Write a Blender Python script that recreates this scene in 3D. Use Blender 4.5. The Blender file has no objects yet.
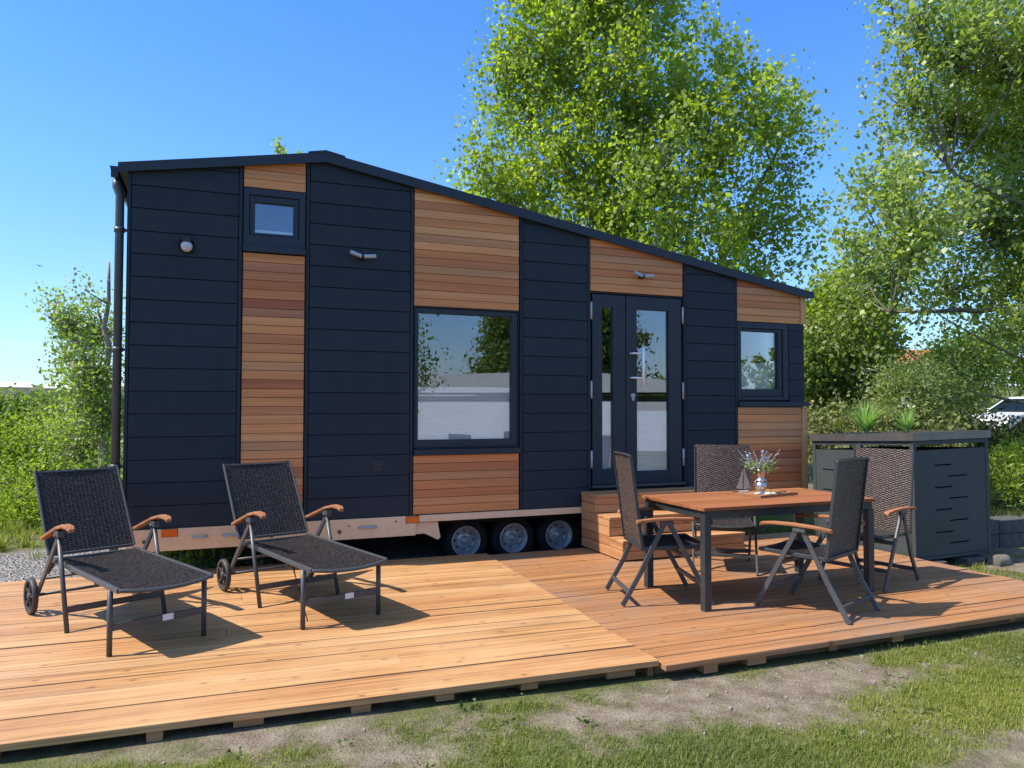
import bpy, bmesh, math, random
import numpy as np
from mathutils import Vector, Matrix
random.seed(7); RNG = np.random.default_rng(7)
C = bpy.context.scene.collection
scene = bpy.context.scene
rad = math.radians
CAM_H = 1.47
F_PX = 745.0
YAW, PITCH, ROLL = rad(21.354), rad(1.7815), rad(0.067)
SUN = Vector((-0.73, 0.10, 1.0)).normalized()

# ------------------------------------------------------------------ camera basis
def cam_basis():
    cy, sy, cp, sp = math.cos(YAW), math.sin(YAW), math.cos(PITCH), math.sin(PITCH)
    fwd = Vector((sy*cp, cy*cp, sp)); right = Vector((cy, -sy, 0)); up = right.cross(fwd)
    cr, sr = math.cos(ROLL), math.sin(ROLL)
    return cr*right + sr*up, -sr*right + cr*up, fwd
R_, U_, F_ = cam_basis()
def at(x, y, depth):
    """world point seen at photo position x, y at a distance along the view axis"""
    return Vector((0, 0, CAM_H)) + F_*depth + R_*((x-512)/F_PX*depth) - U_*((y-384)/F_PX*depth)

# ------------------------------------------------------------------ scene helpers
def tag(o, label=None, cat=None, group=None, kind=None):
    if label: o['label'] = label
    if cat: o['category'] = cat
    if group: o['group'] = group
    if kind: o['kind'] = kind
    return o
def empty(name, loc=(0, 0, 0), rz=0, label=None, cat=None, group=None):
    o = bpy.data.objects.new(name, None); C.objects.link(o)
    o.location = loc; o.rotation_euler = (0, 0, rz); o.empty_display_size = .1
    return tag(o, label, cat, group)
def copy_tree(o, parent=None):
    c = o.copy(); C.objects.link(c); c.parent = parent
    for ch in list(o.children): copy_tree(ch, c)
    return c

class MB:
    """collects geometry; build() links it as ONE mesh object"""
    def __init__(s): s.v = []; s.f = []; s.uv = {}; s.smooth = set()
    def add(s, verts, faces, smooth=False, uvs=None):
        n = len(s.v); s.v += [tuple(v) for v in verts]
        for k, f in enumerate(faces):
            if smooth: s.smooth.add(len(s.f))
            if uvs: s.uv[len(s.f)] = [uvs[i] for i in f]
            s.f.append(tuple(i+n for i in f))
        return s
    def box(s, x0, x1, y0, y1, z0, z1, M=None):
        v = [(x0,y0,z0),(x1,y0,z0),(x1,y1,z0),(x0,y1,z0),(x0,y0,z1),(x1,y0,z1),(x1,y1,z1),(x0,y1,z1)]
        if M is not None: v = [M @ Vector(p) for p in v]
        return s.add(v, [(0,3,2,1),(4,5,6,7),(0,1,5,4),(1,2,6,5),(2,3,7,6),(3,0,4,7)])
    def bar(s, p0, p1, w, h, up=(0,0,1)):
        """rectangular bar from p0 to p1; w across, h along up"""
        p0, p1 = Vector(p0), Vector(p1); d = (p1-p0); L = d.length; d.normalize()
        u = Vector(up); x = d.cross(u)
        if x.length < 1e-4: x = d.cross(Vector((0,1,0)))
        x.normalize(); z = x.cross(d)
        M = Matrix((( x.x, d.x, z.x, p0.x),(x.y, d.y, z.y, p0.y),(x.z, d.z, z.z, p0.z),(0,0,0,1)))
        return s.box(-w/2, w/2, 0, L, -h/2, h/2, M)
    def tube(s, pts, r, n=8, cap=True):
        pts = [Vector(p) for p in pts]; m = len(pts)
        rs = r if isinstance(r, (list, tuple)) else [r]*m
        vs = []; prev = None
        for i, p in enumerate(pts):
            d = (pts[min(i+1, m-1)] - pts[max(i-1, 0)]).normalized()
            a = prev if prev is not None else (Vector((0,0,1)) if abs(d.z) < .9 else Vector((1,0,0)))
            x = a - d*a.dot(d)
            if x.length < 1e-5: x = d.orthogonal()
            x.normalize(); y = d.cross(x); prev = x
            for k in range(n):
                t = 2*math.pi*k/n
                vs.append(p + (x*math.cos(t) + y*math.sin(t))*rs[i])
        fs = [(i*n+k, i*n+(k+1) % n, (i+1)*n+(k+1) % n, (i+1)*n+k) for i in range(m-1) for k in range(n)]
        s.add(vs, fs, True)
        if cap:
            b = len(s.v)-len(vs)
            s.f.append(tuple(b+k for k in reversed(range(n)))); s.f.append(tuple(b+(m-1)*n+k for k in range(n)))
        return s
    def lathe(s, prof, center=(0,0,0), axis='z', n=24):
        """prof = [(r, t)...] along axis"""
        vs = []; c = Vector(center)
        for r, t in prof:
            for k in range(n):
                a = 2*math.pi*k/n; u, w = r*math.cos(a), r*math.sin(a)
                vs.append(c + (Vector((u, w, t)) if axis == 'z' else Vector((u, t, w)) if axis == 'y' else Vector((t, u, w))))
        m = len(prof)
        fs = [(i*n+k, i*n+(k+1) % n, (i+1)*n+(k+1) % n, (i+1)*n+k) for i in range(m-1) for k in range(n)]
        if axis == 'y': fs = [f[::-1] for f in fs]
        return s.add(vs, fs, True)
    def prism(s, poly, y0, y1):
        """polygon in x,z extruded along y"""
        n = len(poly)
        vs = [(x, y0, z) for x, z in poly] + [(x, y1, z) for x, z in poly]
        fs = [tuple(range(n)), tuple(n+k for k in reversed(range(n)))]
        fs += [(k, n+k, n+(k+1) % n, (k+1) % n) for k in range(n)]
        return s.add(vs, fs)
    def build(s, name, mat, parent=None, off=(0,0,0), bevel=0, label=None, cat=None, kind=None, group=None):
        me = bpy.data.meshes.new(name); o3 = Vector(off)
        me.from_pydata([tuple(Vector(v)-o3) for v in s.v], [], s.f); 
        if s.uv:
            l = me.uv_layers.new(name='UVMap')
            for p in me.polygons:
                if p.index in s.uv:
                    for li, q in zip(p.loop_indices, s.uv[p.index]): l.data[li].uv = q
        for i in s.smooth: me.polygons[i].use_smooth = True
        me.update(); me.materials.append(mat)
        o = bpy.data.objects.new(name, me); C.objects.link(o)
        if parent: o.parent = parent
        if bevel:
            b = o.modifiers.new('bevel', 'BEVEL'); b.width = bevel; b.segments = 2; b.limit_method = 'ANGLE'; b.angle_limit = rad(40); b.harden_normals = False
        return tag(o, label, cat, group, kind)

def fast_mesh(name, verts, quads, mat, parent=None, smooth=False):
    """numpy arrays: verts (N,3), faces (M,k)"""
    k = quads.shape[1]; me = bpy.data.meshes.new(name)
    me.vertices.add(len(verts)); me.vertices.foreach_set('co', verts.astype(np.float32).ravel())
    me.loops.add(quads.size); me.loops.foreach_set('vertex_index', quads.astype(np.int32).ravel())
    me.polygons.add(len(quads)); me.polygons.foreach_set('loop_start', np.arange(0, quads.size, k, dtype=np.int32))
    me.update(calc_edges=True); me.validate()
    if smooth: me.polygons.foreach_set('use_smooth', np.ones(len(quads), bool))
    me.materials.append(mat)
    o = bpy.data.objects.new(name, me); C.objects.link(o)
    if parent: o.parent = parent
    return o

# ------------------------------------------------------------------ material helpers
class NT:
    def __init__(s, name):
        s.m = bpy.data.materials.new(name); s.m.use_nodes = True; s.t = s.m.node_tree; s.t.nodes.clear()
        s.out = s.n('ShaderNodeOutputMaterial')
    def n(s, kind, **kw):
        nd = s.t.nodes.new(kind)
        for k, v in kw.items():
            if k in nd.bl_rna.properties and k not in nd.inputs: setattr(nd, k, v)
            else: nd.inputs[k].default_value = v
        return nd
    def l(s, a, b): s.t.links.new(a, b)
    def coord(s, scale=(1,1,1), src='Object', loc=None):
        tc = s.n('ShaderNodeTexCoord'); mp = s.n('ShaderNodeMapping'); s.l(tc.outputs[src], mp.inputs['Vector'])
        mp.inputs['Scale'].default_value = scale
        return mp
    def noise(s, vec, scale, detail=4, rough=.55, dist=0):
        t = s.n('ShaderNodeTexNoise'); t.inputs['Scale'].default_value = scale; t.inputs['Detail'].default_value = detail
        t.inputs['Roughness'].default_value = rough; t.inputs['Distortion'].default_value = dist
        if vec is not None: s.l(vec, t.inputs['Vector'])
        return t
    def ramp(s, fac, stops, interp='LINEAR'):
        r = s.n('ShaderNodeValToRGB'); cr = r.color_ramp; cr.interpolation = interp
        while len(cr.elements) < len(stops): cr.elements.new(.5)
        while len(cr.elements) > len(stops): cr.elements.remove(cr.elements[-1])
        for e, (p, c) in zip(cr.elements, stops): e.position = p; e.color = (*c, 1) if len(c) == 3 else c
        s.l(fac, r.inputs['Fac']); return r
    def mix(s, fac, a, b, mode='MIX'):
        m = s.n('ShaderNodeMix'); m.data_type = 'RGBA'; m.blend_type = mode
        for sock, v in ((m.inputs[0], fac), (m.inputs[6], a), (m.inputs[7], b)):
            if hasattr(v, 'is_linked') or hasattr(v, 'links'): s.l(v, sock)
            elif isinstance(v, (int, float)): sock.default_value = v
            else: sock.default_value = (*v, 1)
        return m.outputs[2]
    def math(s, op, a, b=0.0, clamp=False):
        m = s.n('ShaderNodeMath'); m.operation = op; m.use_clamp = clamp
        for sock, v in ((m.inputs[0], a), (m.inputs[1], b)):
            if isinstance(v, (int, float)): sock.default_value = v
            else: s.l(v, sock)
        return m.outputs[0]
    def bump(s, h, strength=.3, dist=.01):
        b = s.n('ShaderNodeBump'); b.inputs['Strength'].default_value = strength; b.inputs['Distance'].default_value = dist
        s.l(h, b.inputs['Height']); return b.outputs[0]
    def principled(s, color, rough=.5, metal=0.0, spec=.5, normal=None, **kw):
        p = s.n('ShaderNodeBsdfPrincipled')
        for k, v in (('Base Color', color), ('Roughness', rough), ('Metallic', metal), ('Specular IOR Level', spec)):
            if isinstance(v, (int, float)): p.inputs[k].default_value = v
            elif isinstance(v, tuple): p.inputs[k].default_value = (*v, 1)
            else: s.l(v, p.inputs[k])
        for k, v in kw.items(): p.inputs[k].default_value = v
        if normal is not None: s.l(normal, p.inputs['Normal'])
        s.l(p.outputs[0], s.out.inputs['Surface']); return p

def m_plain(name, col, rough=.5, metal=0.0, spec=.5, var=.12, nscale=9, bump=.0):
    t = NT(name); c = t.coord(); nz = t.noise(c.outputs[0], nscale, 5)
    a = tuple(x*(1-var) for x in col); b = tuple(min(1, x*(1+var)) for x in col)
    col_o = t.ramp(nz.outputs['Fac'], [(.3, a), (.7, b)]).outputs[0]
    fine = t.noise(c.outputs[0], nscale*14, 3)
    rr = t.math('MULTIPLY_ADD', fine.outputs['Fac'], .2); rr.node.inputs[2].default_value = rough-.1
    t.principled(col_o, rr, metal, spec, t.bump(fine.outputs['Fac'], bump, .004) if bump else None)
    return t.m

def m_wood(name, cols, grain_axis='X', grain=60, streak=.35, rough=.55, knots=False, weather=0.0, spec=.4, wcol=(.25, .19, .15)):
    """planks: hue per board (mesh island), streaky grain along one axis, optional knots"""
    t = NT(name); g = t.n('ShaderNodeNewGeometry'); ri = g.outputs['Random Per Island']
    n = len(cols)
    base = t.ramp(ri, [((i+.5)/n, c) for i, c in enumerate(cols)])
    tc = t.n('ShaderNodeTexCoord'); off = t.n('ShaderNodeVectorMath', operation='MULTIPLY_ADD')
    comb = t.n('ShaderNodeCombineXYZ')
    for i in range(3): t.l(ri, comb.inputs[i])
    t.l(comb.outputs[0], off.inputs[0]); off.inputs[1].default_value = (37.3, 91.7, 53.1); t.l(tc.outputs['Object'], off.inputs[2])
    sc = {'X': (1.2, grain, grain), 'Y': (grain, 1.2, grain), 'Z': (grain, grain, 1.2)}[grain_axis]
    mp = t.n('ShaderNodeMapping'); mp.inputs['Scale'].default_value = sc; t.l(off.outputs[0], mp.inputs['Vector'])
    g1 = t.noise(mp.outputs[0], 1.0, 5, .65, .6)
    sc2 = tuple(x*.22 for x in sc); mp2 = t.n('ShaderNodeMapping'); mp2.inputs['Scale'].default_value = sc2; t.l(off.outputs[0], mp2.inputs['Vector'])
    g2 = t.noise(mp2.outputs[0], 1.0, 4, .6, .3)
    dark = t.ramp(g1.outputs['Fac'], [(.32, (1-streak,)*3), (.62, (1, 1, 1))]).outputs[0]
    c = t.mix(1.0, base.outputs[0], dark, 'MULTIPLY')
    tone = t.ramp(g2.outputs['Fac'], [(.3, (.74, .70, .66)), (.7, (1.16, 1.17, 1.18))]).outputs[0]
    c = t.mix(.8, c, tone, 'MULTIPLY')
    if knots:
        mp3 = t.n('ShaderNodeMapping'); mp3.inputs['Scale'].default_value = {'X': (4.2, 6.5, 0), 'Y': (6.5, 4.2, 0), 'Z': (6.5, 6.5, 4.2)}[grain_axis]; t.l(off.outputs[0], mp3.inputs['Vector'])
        wob = t.noise(mp2.outputs[0], 3.0, 2)
        vo = t.n('ShaderNodeTexVoronoi', voronoi_dimensions='2D'); vo.inputs['Scale'].default_value = 1.0; t.l(mp3.outputs[0], vo.inputs['Vector'])
        d = t.math('MULTIPLY_ADD', wob.outputs['Fac'], .05); t.l(vo.outputs['Distance'], d.node.inputs[2])
        km = t.ramp(d, [(.0, (1, 1, 1)), (.075, (.85, .85, .85)), (.12, (.25, .25, .25)), (.2, (0, 0, 0))]).outputs[0]
        sel = t.n('ShaderNodeSeparateColor'); t.l(vo.outputs['Color'], sel.inputs[0])
        km = t.math('MULTIPLY', km, t.math('GREATER_THAN', sel.outputs[0], .68))
        c = t.mix(t.math('MULTIPLY', km, .8), c, (.17, .07, .028))
    if weather:
        wn = t.noise(tc.outputs['Object'], .9, 5, .6)
        wm = t.ramp(wn.outputs['Fac'], [(.45, (0, 0, 0)), (.7, (weather,)*3)]).outputs[0]
        c = t.mix(wm, c, wcol)
    t.principled(c, rough, 0.0, spec, t.bump(g1.outputs['Fac'], .35, .003))
    return t.m

def m_leaf(name, cols, trans=.45, rough=.58, gloss=.035):
    t = NT(name); g = t.n('ShaderNodeNewGeometry'); ri = g.outputs['Random Per Island']
    n = len(cols); base = t.ramp(ri, [(i/max(1, n-1), c) for i, c in enumerate(cols)]).outputs[0]
    c = t.coord(); cl = t.noise(c.outputs[0], .55, 3)
    tint = t.ramp(cl.outputs['Fac'], [(.3, (.72, .80, .8)), (.7, (1.25, 1.18, .95))]).outputs[0]
    base = t.mix(1.0, base, tint, 'MULTIPLY')
    d = t.n('ShaderNodeBsdfDiffuse'); t.l(base, d.inputs['Color'])
    tr = t.n('ShaderNodeBsdfTranslucent'); t.l(t.mix(1.0, base, (1.2, 1.32, .6), 'MULTIPLY'), tr.inputs['Color'])
    mx = t.n('ShaderNodeMixShader'); mx.inputs[0].default_value = trans; t.l(d.outputs[0], mx.inputs[1]); t.l(tr.outputs[0], mx.inputs[2])
    gl = t.n('ShaderNodeBsdfGlossy'); gl.inputs['Roughness'].default_value = rough
    m2 = t.n('ShaderNodeMixShader'); m2.inputs[0].default_value = gloss; t.l(mx.outputs[0], m2.inputs[1]); t.l(gl.outputs[0], m2.inputs[2])
    t.l(m2.outputs[0], t.out.inputs['Surface']); return t.m

def m_bark(name, a, b, scale=14):
    t = NT(name); c = t.coord((1, 1, .35)); n1 = t.noise(c.outputs[0], scale, 6, .65)
    col = t.ramp(n1.outputs['Fac'], [(.35, a), (.65, b)]).outputs[0]
    t.principled(col, .85, 0.0, .2, t.bump(n1.outputs['Fac'], .6, .02)); return t.m

def m_rattan(name, a, b, spec=.5):
    t = NT(name); g = t.n('ShaderNodeTexCoord'); n1 = t.noise(g.outputs['Object'], 60, 3)
    n2 = t.noise(g.outputs['Object'], 5, 3)
    col = t.ramp(n1.outputs['Fac'], [(.35, a), (.68, b)])
    c = t.mix(.5, col.outputs[0], t.ramp(n2.outputs['Fac'], [(.3, (.8, .8, .8)), (.7, (1.15, 1.15, 1.15))]).outputs[0], 'MULTIPLY')
    t.principled(c, .42, 0.0, spec); return t.m

def m_glass(name, refl=.42, tint=(.55, .62, .66)):
    t = NT(name); tr = t.n('ShaderNodeBsdfTransparent'); tr.inputs[0].default_value = (*tint, 1)
    gl = t.n('ShaderNodeBsdfGlossy'); gl.inputs['Roughness'].default_value = 0.0; gl.inputs['Color'].default_value = (.93, .96, 1, 1)
    lw = t.n('ShaderNodeLayerWeight'); lw.inputs['Blend'].default_value = .35
    f = t.math('MULTIPLY_ADD', lw.outputs['Fresnel'], .6, True); f.node.inputs[2].default_value = refl
    mx = t.n('ShaderNodeMixShader'); t.l(f, mx.inputs[0]); t.l(tr.outputs[0], mx.inputs[1]); t.l(gl.outputs[0], mx.inputs[2])
    t.l(mx.outputs[0], t.out.inputs['Surface']); return t.m

M = {}
def m_navy():
    t = NT('navy_fibre_cement'); g = t.n('ShaderNodeNewGeometry'); c = t.coord((2.2, 2.2, .35)); n1 = t.noise(c.outputs[0], 3.2, 5, .6); c2 = t.coord(); n2 = t.noise(c2.outputs[0], 90, 3)
    base = t.ramp(g.outputs['Random Per Island'], [(0, (.0195, .0265, .0350)), (1, (.0235, .0315, .0415))]).outputs[0]
    col = t.mix(1.0, base, t.ramp(n1.outputs['Fac'], [(.3, (.86, .87, .88)), (.7, (1.14, 1.13, 1.12))]).outputs[0], 'MULTIPLY')
    rr = t.math('MULTIPLY_ADD', n1.outputs['Fac'], .3); rr.node.inputs[2].default_value = .42
    t.principled(col, rr, 0, .22, t.bump(n2.outputs['Fac'], .12, .003)); return t.m
M['navy'] = m_navy()
M['navy_metal'] = m_plain('navy_powder_coat', (.024, .032, .043), .45, 0, .3, .06, 6)
M['roof_metal'] = m_plain('dark_roof_metal', (.015, .024, .036), .4, .0, .5, .08, 3)
M['anthracite'] = m_plain('anthracite_powder_coat', (.030, .034, .038), .42, 0, .5, .12, 14)
M['leg_metal'] = m_plain('grey_aluminium_paint', (.060, .062, .065), .42, .0, .5, .12, 14)
M['satin'] = m_plain('satin_steel', (.42, .42, .42), .45, .2, .5, .05, 20)
M['handle'] = m_plain('polished_handle', (.85, .85, .85), .35, 0, .8, .04, 20)
M['silver'] = m_plain('brushed_steel', (.62, .62, .62), .3, 1.0, .5, .08, 20)
M['galv'] = m_plain('galvanised_steel_deck_glow', (.74, .53, .33), .5, .1, .5, .07, 26, .1)  # steel colour carries the tan reflection of the sunlit deck
M['rim'] = m_plain('silver_rim_paint', (.46, .46, .46), .42, .4, .5, .10, 22)
M['rubber'] = m_plain('tyre_rubber', (.012, .012, .013), .8, 0, .3, .2, 20, .2)
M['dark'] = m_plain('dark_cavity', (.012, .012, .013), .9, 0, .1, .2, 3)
M['black'] = m_plain('black_plastic', (.014, .014, .016), .45, 0, .5, .1, 12)
M['wheel'] = m_plain('grey_wheel_plastic', (.055, .050, .047), .55, 0, .4, .2, 20)
M['pipe_grey'] = m_plain('grey_green_pipe', (.07, .085, .088), .45, 0, .3, .08, 8)
M['white'] = m_plain('white_paint', (.72, .73, .74), .5, 0, .5, .05, 5)
M['orange'] = m_plain('orange_reflector', (.75, .13, .012), .25, 0, .6, .15, 60)
M['lampglass'] = m_plain('pale_lamp_plastic', (.55, .52, .54), .25, 0, .6, .06, 20)
M['blind'] = m_plain('pleated_blind_fabric', (.92, .91, .88), .9, 0, .1, .05, 6)
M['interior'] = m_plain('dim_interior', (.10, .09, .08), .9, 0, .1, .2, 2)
M['glass'] = m_glass('window_glass', .10, (1, 1, 1))
M['carglass'] = m_glass('car_glass', .03, (.10, .12, .12))
M['cedar'] = m_wood('cedar_cladding', [(.44,.140,.056),(.80,.345,.125),(.66,.250,.082),(.42,.170,.085),(.86,.43,.17),(.50,.160,.060),(.76,.30,.10)], 'X', 55, .24, .6)
M['cedar_post'] = m_wood('cedar_corner', [(.74,.36,.15)], 'Z', 55, .25, .6)
M['deck'] = m_wood('larch_decking', [(.57,.290,.115),(.62,.335,.140),(.53,.260,.100),(.60,.315,.128),(.56,.275,.108),(.68,.41,.20),(.60,.30,.12),(.50,.235,.09),(.64,.35,.15)], 'X', 75, .62, .55, True, .4, wcol=(.66, .415, .215))
M['deck2'] = m_wood('larch_decking_aged', [(.47,.215,.085),(.50,.240,.098),(.43,.19,.076),(.49,.23,.092)], 'X', 75, .58, .58, True, .65)
M['deckend'] = m_wood('larch_edge', [(.40,.215,.095),(.27,.15,.07)], 'X', 40, .4, .7)
M['step'] = m_wood('larch_steps', [(.52,.25,.105),(.60,.32,.145),(.48,.22,.09),(.56,.285,.125)], 'X', 45, .3, .55, True)
M['stepside'] = m_wood('larch_steps_side', [(.52,.25,.105),(.58,.30,.135),(.48,.22,.09)], 'Y', 45, .3, .55, True)
M['table'] = m_wood('oiled_hardwood', [(.36,.135,.056),(.32,.115,.047),(.39,.155,.066),(.34,.125,.052)], 'X', 60, .25, .55, spec=.2)
M['arm'] = m_wood('hardwood_armrest', [(.42,.180,.085)], 'Y', 60, .5, .65, spec=.15)
M['rattan'] = m_rattan('black_brown_rattan', (.010,.0080,.0085), (.054,.044,.042), .28)
M['rattan_brown'] = m_rattan('brown_rattan', (.034,.024,.020), (.120,.086,.072), .25)
M['bin'] = m_plain('bin_store_grey', (.058, .068, .070), .5, 0, .2, .08, 4)
M['bin_rim'] = m_plain('brushed_steel_tray', (.20, .19, .18), .4, .7, .5, .15, 7)
M['stone'] = m_plain('concrete_block', (.085, .085, .078), .9, 0, .2, .3, 12, .5)
M['log'] = m_bark('weathered_log', (.10,.09,.07), (.24,.21,.17), 9)
M['bark_pale'] = m_bark('pale_poplar_bark', (.16,.14,.11), (.42,.39,.33), 10)
M['bark_grey'] = m_bark('grey_brown_bark', (.08,.068,.052), (.24,.21,.175), 11)
M['bark_dark'] = m_bark('brown_bark', (.06,.045,.03), (.17,.13,.095), 12)
M['bark_white'] = m_bark('white_peeling_bark', (.17,.12,.09), (.50,.43,.35), 7)
M['poplar'] = m_leaf('poplar_leaves', [(.15,.21,.024),(.31,.385,.040),(.25,.34,.034),(.42,.49,.075),(.29,.385,.038)], .68, .55, .04)
M['aspen'] = m_leaf('grey_green_leaves', [(.15,.22,.044),(.28,.36,.065),(.34,.42,.12),(.22,.31,.050),(.40,.46,.19)], .62, .5, .05)
M['shrub'] = m_leaf('shrub_leaves', [(.11,.17,.03),(.21,.29,.048),(.16,.24,.04),(.28,.36,.07)], .52)
M['willow'] = m_leaf('willow_leaves', [(.17,.22,.07),(.26,.32,.11),(.21,.27,.085)], .5)
M['hedge'] = m_leaf('dark_hedge_leaves', [(.06,.085,.024),(.10,.12,.034),(.12,.085,.05),(.09,.12,.034)], .4)
M['elder'] = m_leaf('elder_leaves', [(.10,.155,.026),(.18,.245,.042),(.24,.30,.06)], .5)
M['yellowgreen'] = m_leaf('sunny_leaves', [(.22,.30,.03),(.34,.42,.055),(.27,.36,.042)], .55)
M['blossom'] = m_leaf('cream_blossom', [(.62,.60,.44),(.75,.72,.58)], .3)
M['fern'] = m_leaf('spiky_leaves', [(.20,.36,.10),(.30,.48,.16),(.25,.42,.13)], .45)
M['lavender'] = m_leaf('lavender_spikes', [(.34,.33,.55),(.45,.44,.62),(.28,.27,.48)], .3)
M['sage'] = m_leaf('grey_green_sprigs', [(.26,.33,.17),(.38,.44,.24),(.32,.38,.22)], .35)
M['grass'] = m_leaf('grass_blades', [(.17,.215,.034),(.26,.30,.05),(.21,.255,.042),(.34,.32,.12),(.13,.185,.03)], .45, .6, .03)
M['weedleaf'] = m_leaf('low_weed_leaves', [(.09,.13,.035),(.14,.18,.05),(.115,.155,.04)], .35, .6, .03)
M['weed'] = m_leaf('meadow_weeds', [(.12,.17,.04),(.19,.24,.055),(.30,.25,.14),(.16,.21,.045)], .4)

# ------------------------------------------------------------------ foliage helpers
def leaves(name, centers, size, mat, parent=None, aspect=.8, droop=.3, spread=.35, fold=.18):
    """one small folded rhombic leaf (two triangles sharing the midrib) at each centre"""
    N = len(centers); c = np.asarray(centers, float)
    d = RNG.normal(size=(N, 3)); d[:, 2] -= droop*2; d /= np.linalg.norm(d, axis=1)[:, None]
    r = RNG.normal(size=(N, 3)); s = np.cross(d, r); s /= np.linalg.norm(s, axis=1)[:, None]+1e-9
    nrm = np.cross(d, s)
    L = size*(1+spread*RNG.normal(size=N).clip(-1.6, 1.8))[:, None]; W = L*aspect*.5
    base = c - d*L*.5; tip = c + d*L*.5
    mid = c - d*L*.06 + nrm*W*fold
    lf = mid + s*W; rt = mid - s*W
    lf -= nrm*W*fold*2; rt -= nrm*W*fold*2
    v = np.stack([base, lf, tip, rt], 1).reshape(-1, 3)
    i = np.arange(N)[:, None]*4
    f = np.concatenate([i+np.array([[0, 1, 2]]), i+np.array([[0, 2, 3]])], 1).reshape(-1, 3)
    return fast_mesh(name, v, f, mat, parent)

def curve_pts(a, b, sag=.0, wob=.05, n=6):
    a, b = Vector(a), Vector(b); L = (b-a).length; out = []
    w1 = Vector(RNG.normal(size=3))*wob*L
    for i in range(n):
        t = i/(n-1); p = a.lerp(b, t) + w1*math.sin(math.pi*t) + Vector((0, 0, -sag*L*math.sin(math.pi*t)))
        out.append(p)
    return out

def tree(name, label, cat, base, trunks, spheres, leaf, n_leaf, size, bark, cl_sigma=.28, per=34, up=.25, trunk_r=.16, group=None, aspect=.85, hollow=.0, fine=True, crown_name='crown', tscale=(), limb=1.0):
    """trunks: list of polylines; spheres: (point, radius, density) that the crown fills; limbs run to every sphere, twigs to clusters"""
    base = Vector(base); root = empty(name, base, 0, label, cat, group)
    tb = MB(); tr_pts = []
    for ti, poly in enumerate(trunks):
        ts = trunk_r*(tscale[ti] if ti < len(tscale) else 1)
        poly = [Vector(p) for p in poly]; dense = []
        for i in range(len(poly)-1):
            for k in range(5): dense.append(poly[i].lerp(poly[i+1], k/5))
        dense.append(poly[-1]); m = len(dense)
        for i, p in enumerate(dense[1:-1]): p += Vector(RNG.normal(size=3))*.025*trunk_r/.16
        tb.tube(dense, [ts*(1-.82*i/(m-1))*RNG.uniform(.88, 1.14) for i in range(m)], 9); tr_pts += dense
    tot = sum(r**2.2*w for _, r, w in spheres); cs = []
    lm = MB(); tw = MB()
    for p, r, w in spheres:
        p = Vector(p)
        below = [q for q in tr_pts if q.z < p.z - .25*r - .25*(Vector((p.x-q.x, p.y-q.y)).length)] or tr_pts[:3]
        q = min(below, key=lambda q: (q-p).length)
        lp = curve_pts(q, p, .06, .06, 7); L = (p-q).length
        r0 = min(.075, .018+.016*L)*min(1, trunk_r/.10)*limb
        lm.tube(lp, [r0*(1-.75*i/6) for i in range(7)], 6, False)
        nl = n_leaf*(r**2.2*w)/tot; nc = max(2, int(nl/per))
        for _ in range(nc):
            d = Vector(RNG.normal(size=3)).normalized(); rr = r*(hollow+(1-hollow)*RNG.random()**.45)
            e = p + d*rr; st = lp[RNG.integers(3, 7)]
            st2 = st.lerp(p, .5)
            if fine: tw.tube(curve_pts(st2, e, .03, .08, 4), [.011, .009, .006, .003], 4, False)
            ax = ((e-st2).normalized()*(1-up) + Vector((0, 0, up))).normalized()
            k = max(4, int(per*(.5+RNG.random())))
            a = RNG.normal(size=(k, 3)).clip(-1.7, 1.7)*cl_sigma*.55
            along = RNG.normal(size=(k, 1)).clip(-1.7, 1.5)*cl_sigma
            cs.append(np.array(e)+a+along*np.array(ax))
    o = -base
    def sh(mb): mb.v = [tuple(Vector(v)+o) for v in mb.v]; return mb
    sh(tb).build('trunk', M[bark], root)
    sh(lm).build('limbs', M[bark], root)
    if fine: sh(tw).build('twigs', M[bark], root)
    pts = np.concatenate(cs) - np.array(base)
    leaves(crown_name, pts, size, M[leaf], root, aspect)
    return root

def bush(name, label, cat, base, spheres, leaf, n_leaf, size, bark='bark_dark', per=26, sig=.16, group=None, aspect=.7, flowers=None):
    """shrub of leaf clusters on many stems from the ground"""
    base = Vector(base); root = empty(name, base, 0, label, cat, group); sm = MB(); cs = []; fl = []
    tot = sum(r**2.2 for _, r in spheres)
    for p, r in spheres:
        p = Vector(p); nl = n_leaf*r**2.2/tot; nc = max(3, int(nl/per))
        foot = base + Vector((RNG.normal()*.25, RNG.normal()*.25, 0)) + Vector((p.x-base.x, p.y-base.y, 0))*.55
        lp = curve_pts(foot, p, -.03, .07, 6); sm.tube([q-base for q in lp], [.03, .026, .022, .017, .013, .009], 5, False)
        for _ in range(nc):
            d = Vector(RNG.normal(size=3)).normalized(); e = p + d*r*(.35+.65*RNG.random()**.5)
            if RNG.random() < .35: sm.tube([p-base, (p.lerp(e, .6)+Vector((0, 0, .03)))-base, e-base], [.008, .006, .003], 4, False)
            k = max(4, int(per*(.5+RNG.random())))
            cs.append(np.array(e)+RNG.normal(size=(k, 3))*sig)
            if flowers and d.z > -.35 and d.y < .5 and RNG.random() < flowers[1]:
                fl.append(np.array(e)+d_arr(d)*sig*1.1+RNG.normal(size=(26, 3))*np.array([.07, .07, .022]))
    sm.build('stems', M[bark], root)
    leaves('foliage', np.concatenate(cs)-np.array(base), size, M[leaf], root, aspect, .15)
    if fl: leaves('blossom', np.concatenate(fl)-np.array(base), .035, M[flowers[0]], root, 1.0, 0)
    return root
def d_arr(d): return np.array((d.x, d.y, d.z))

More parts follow.
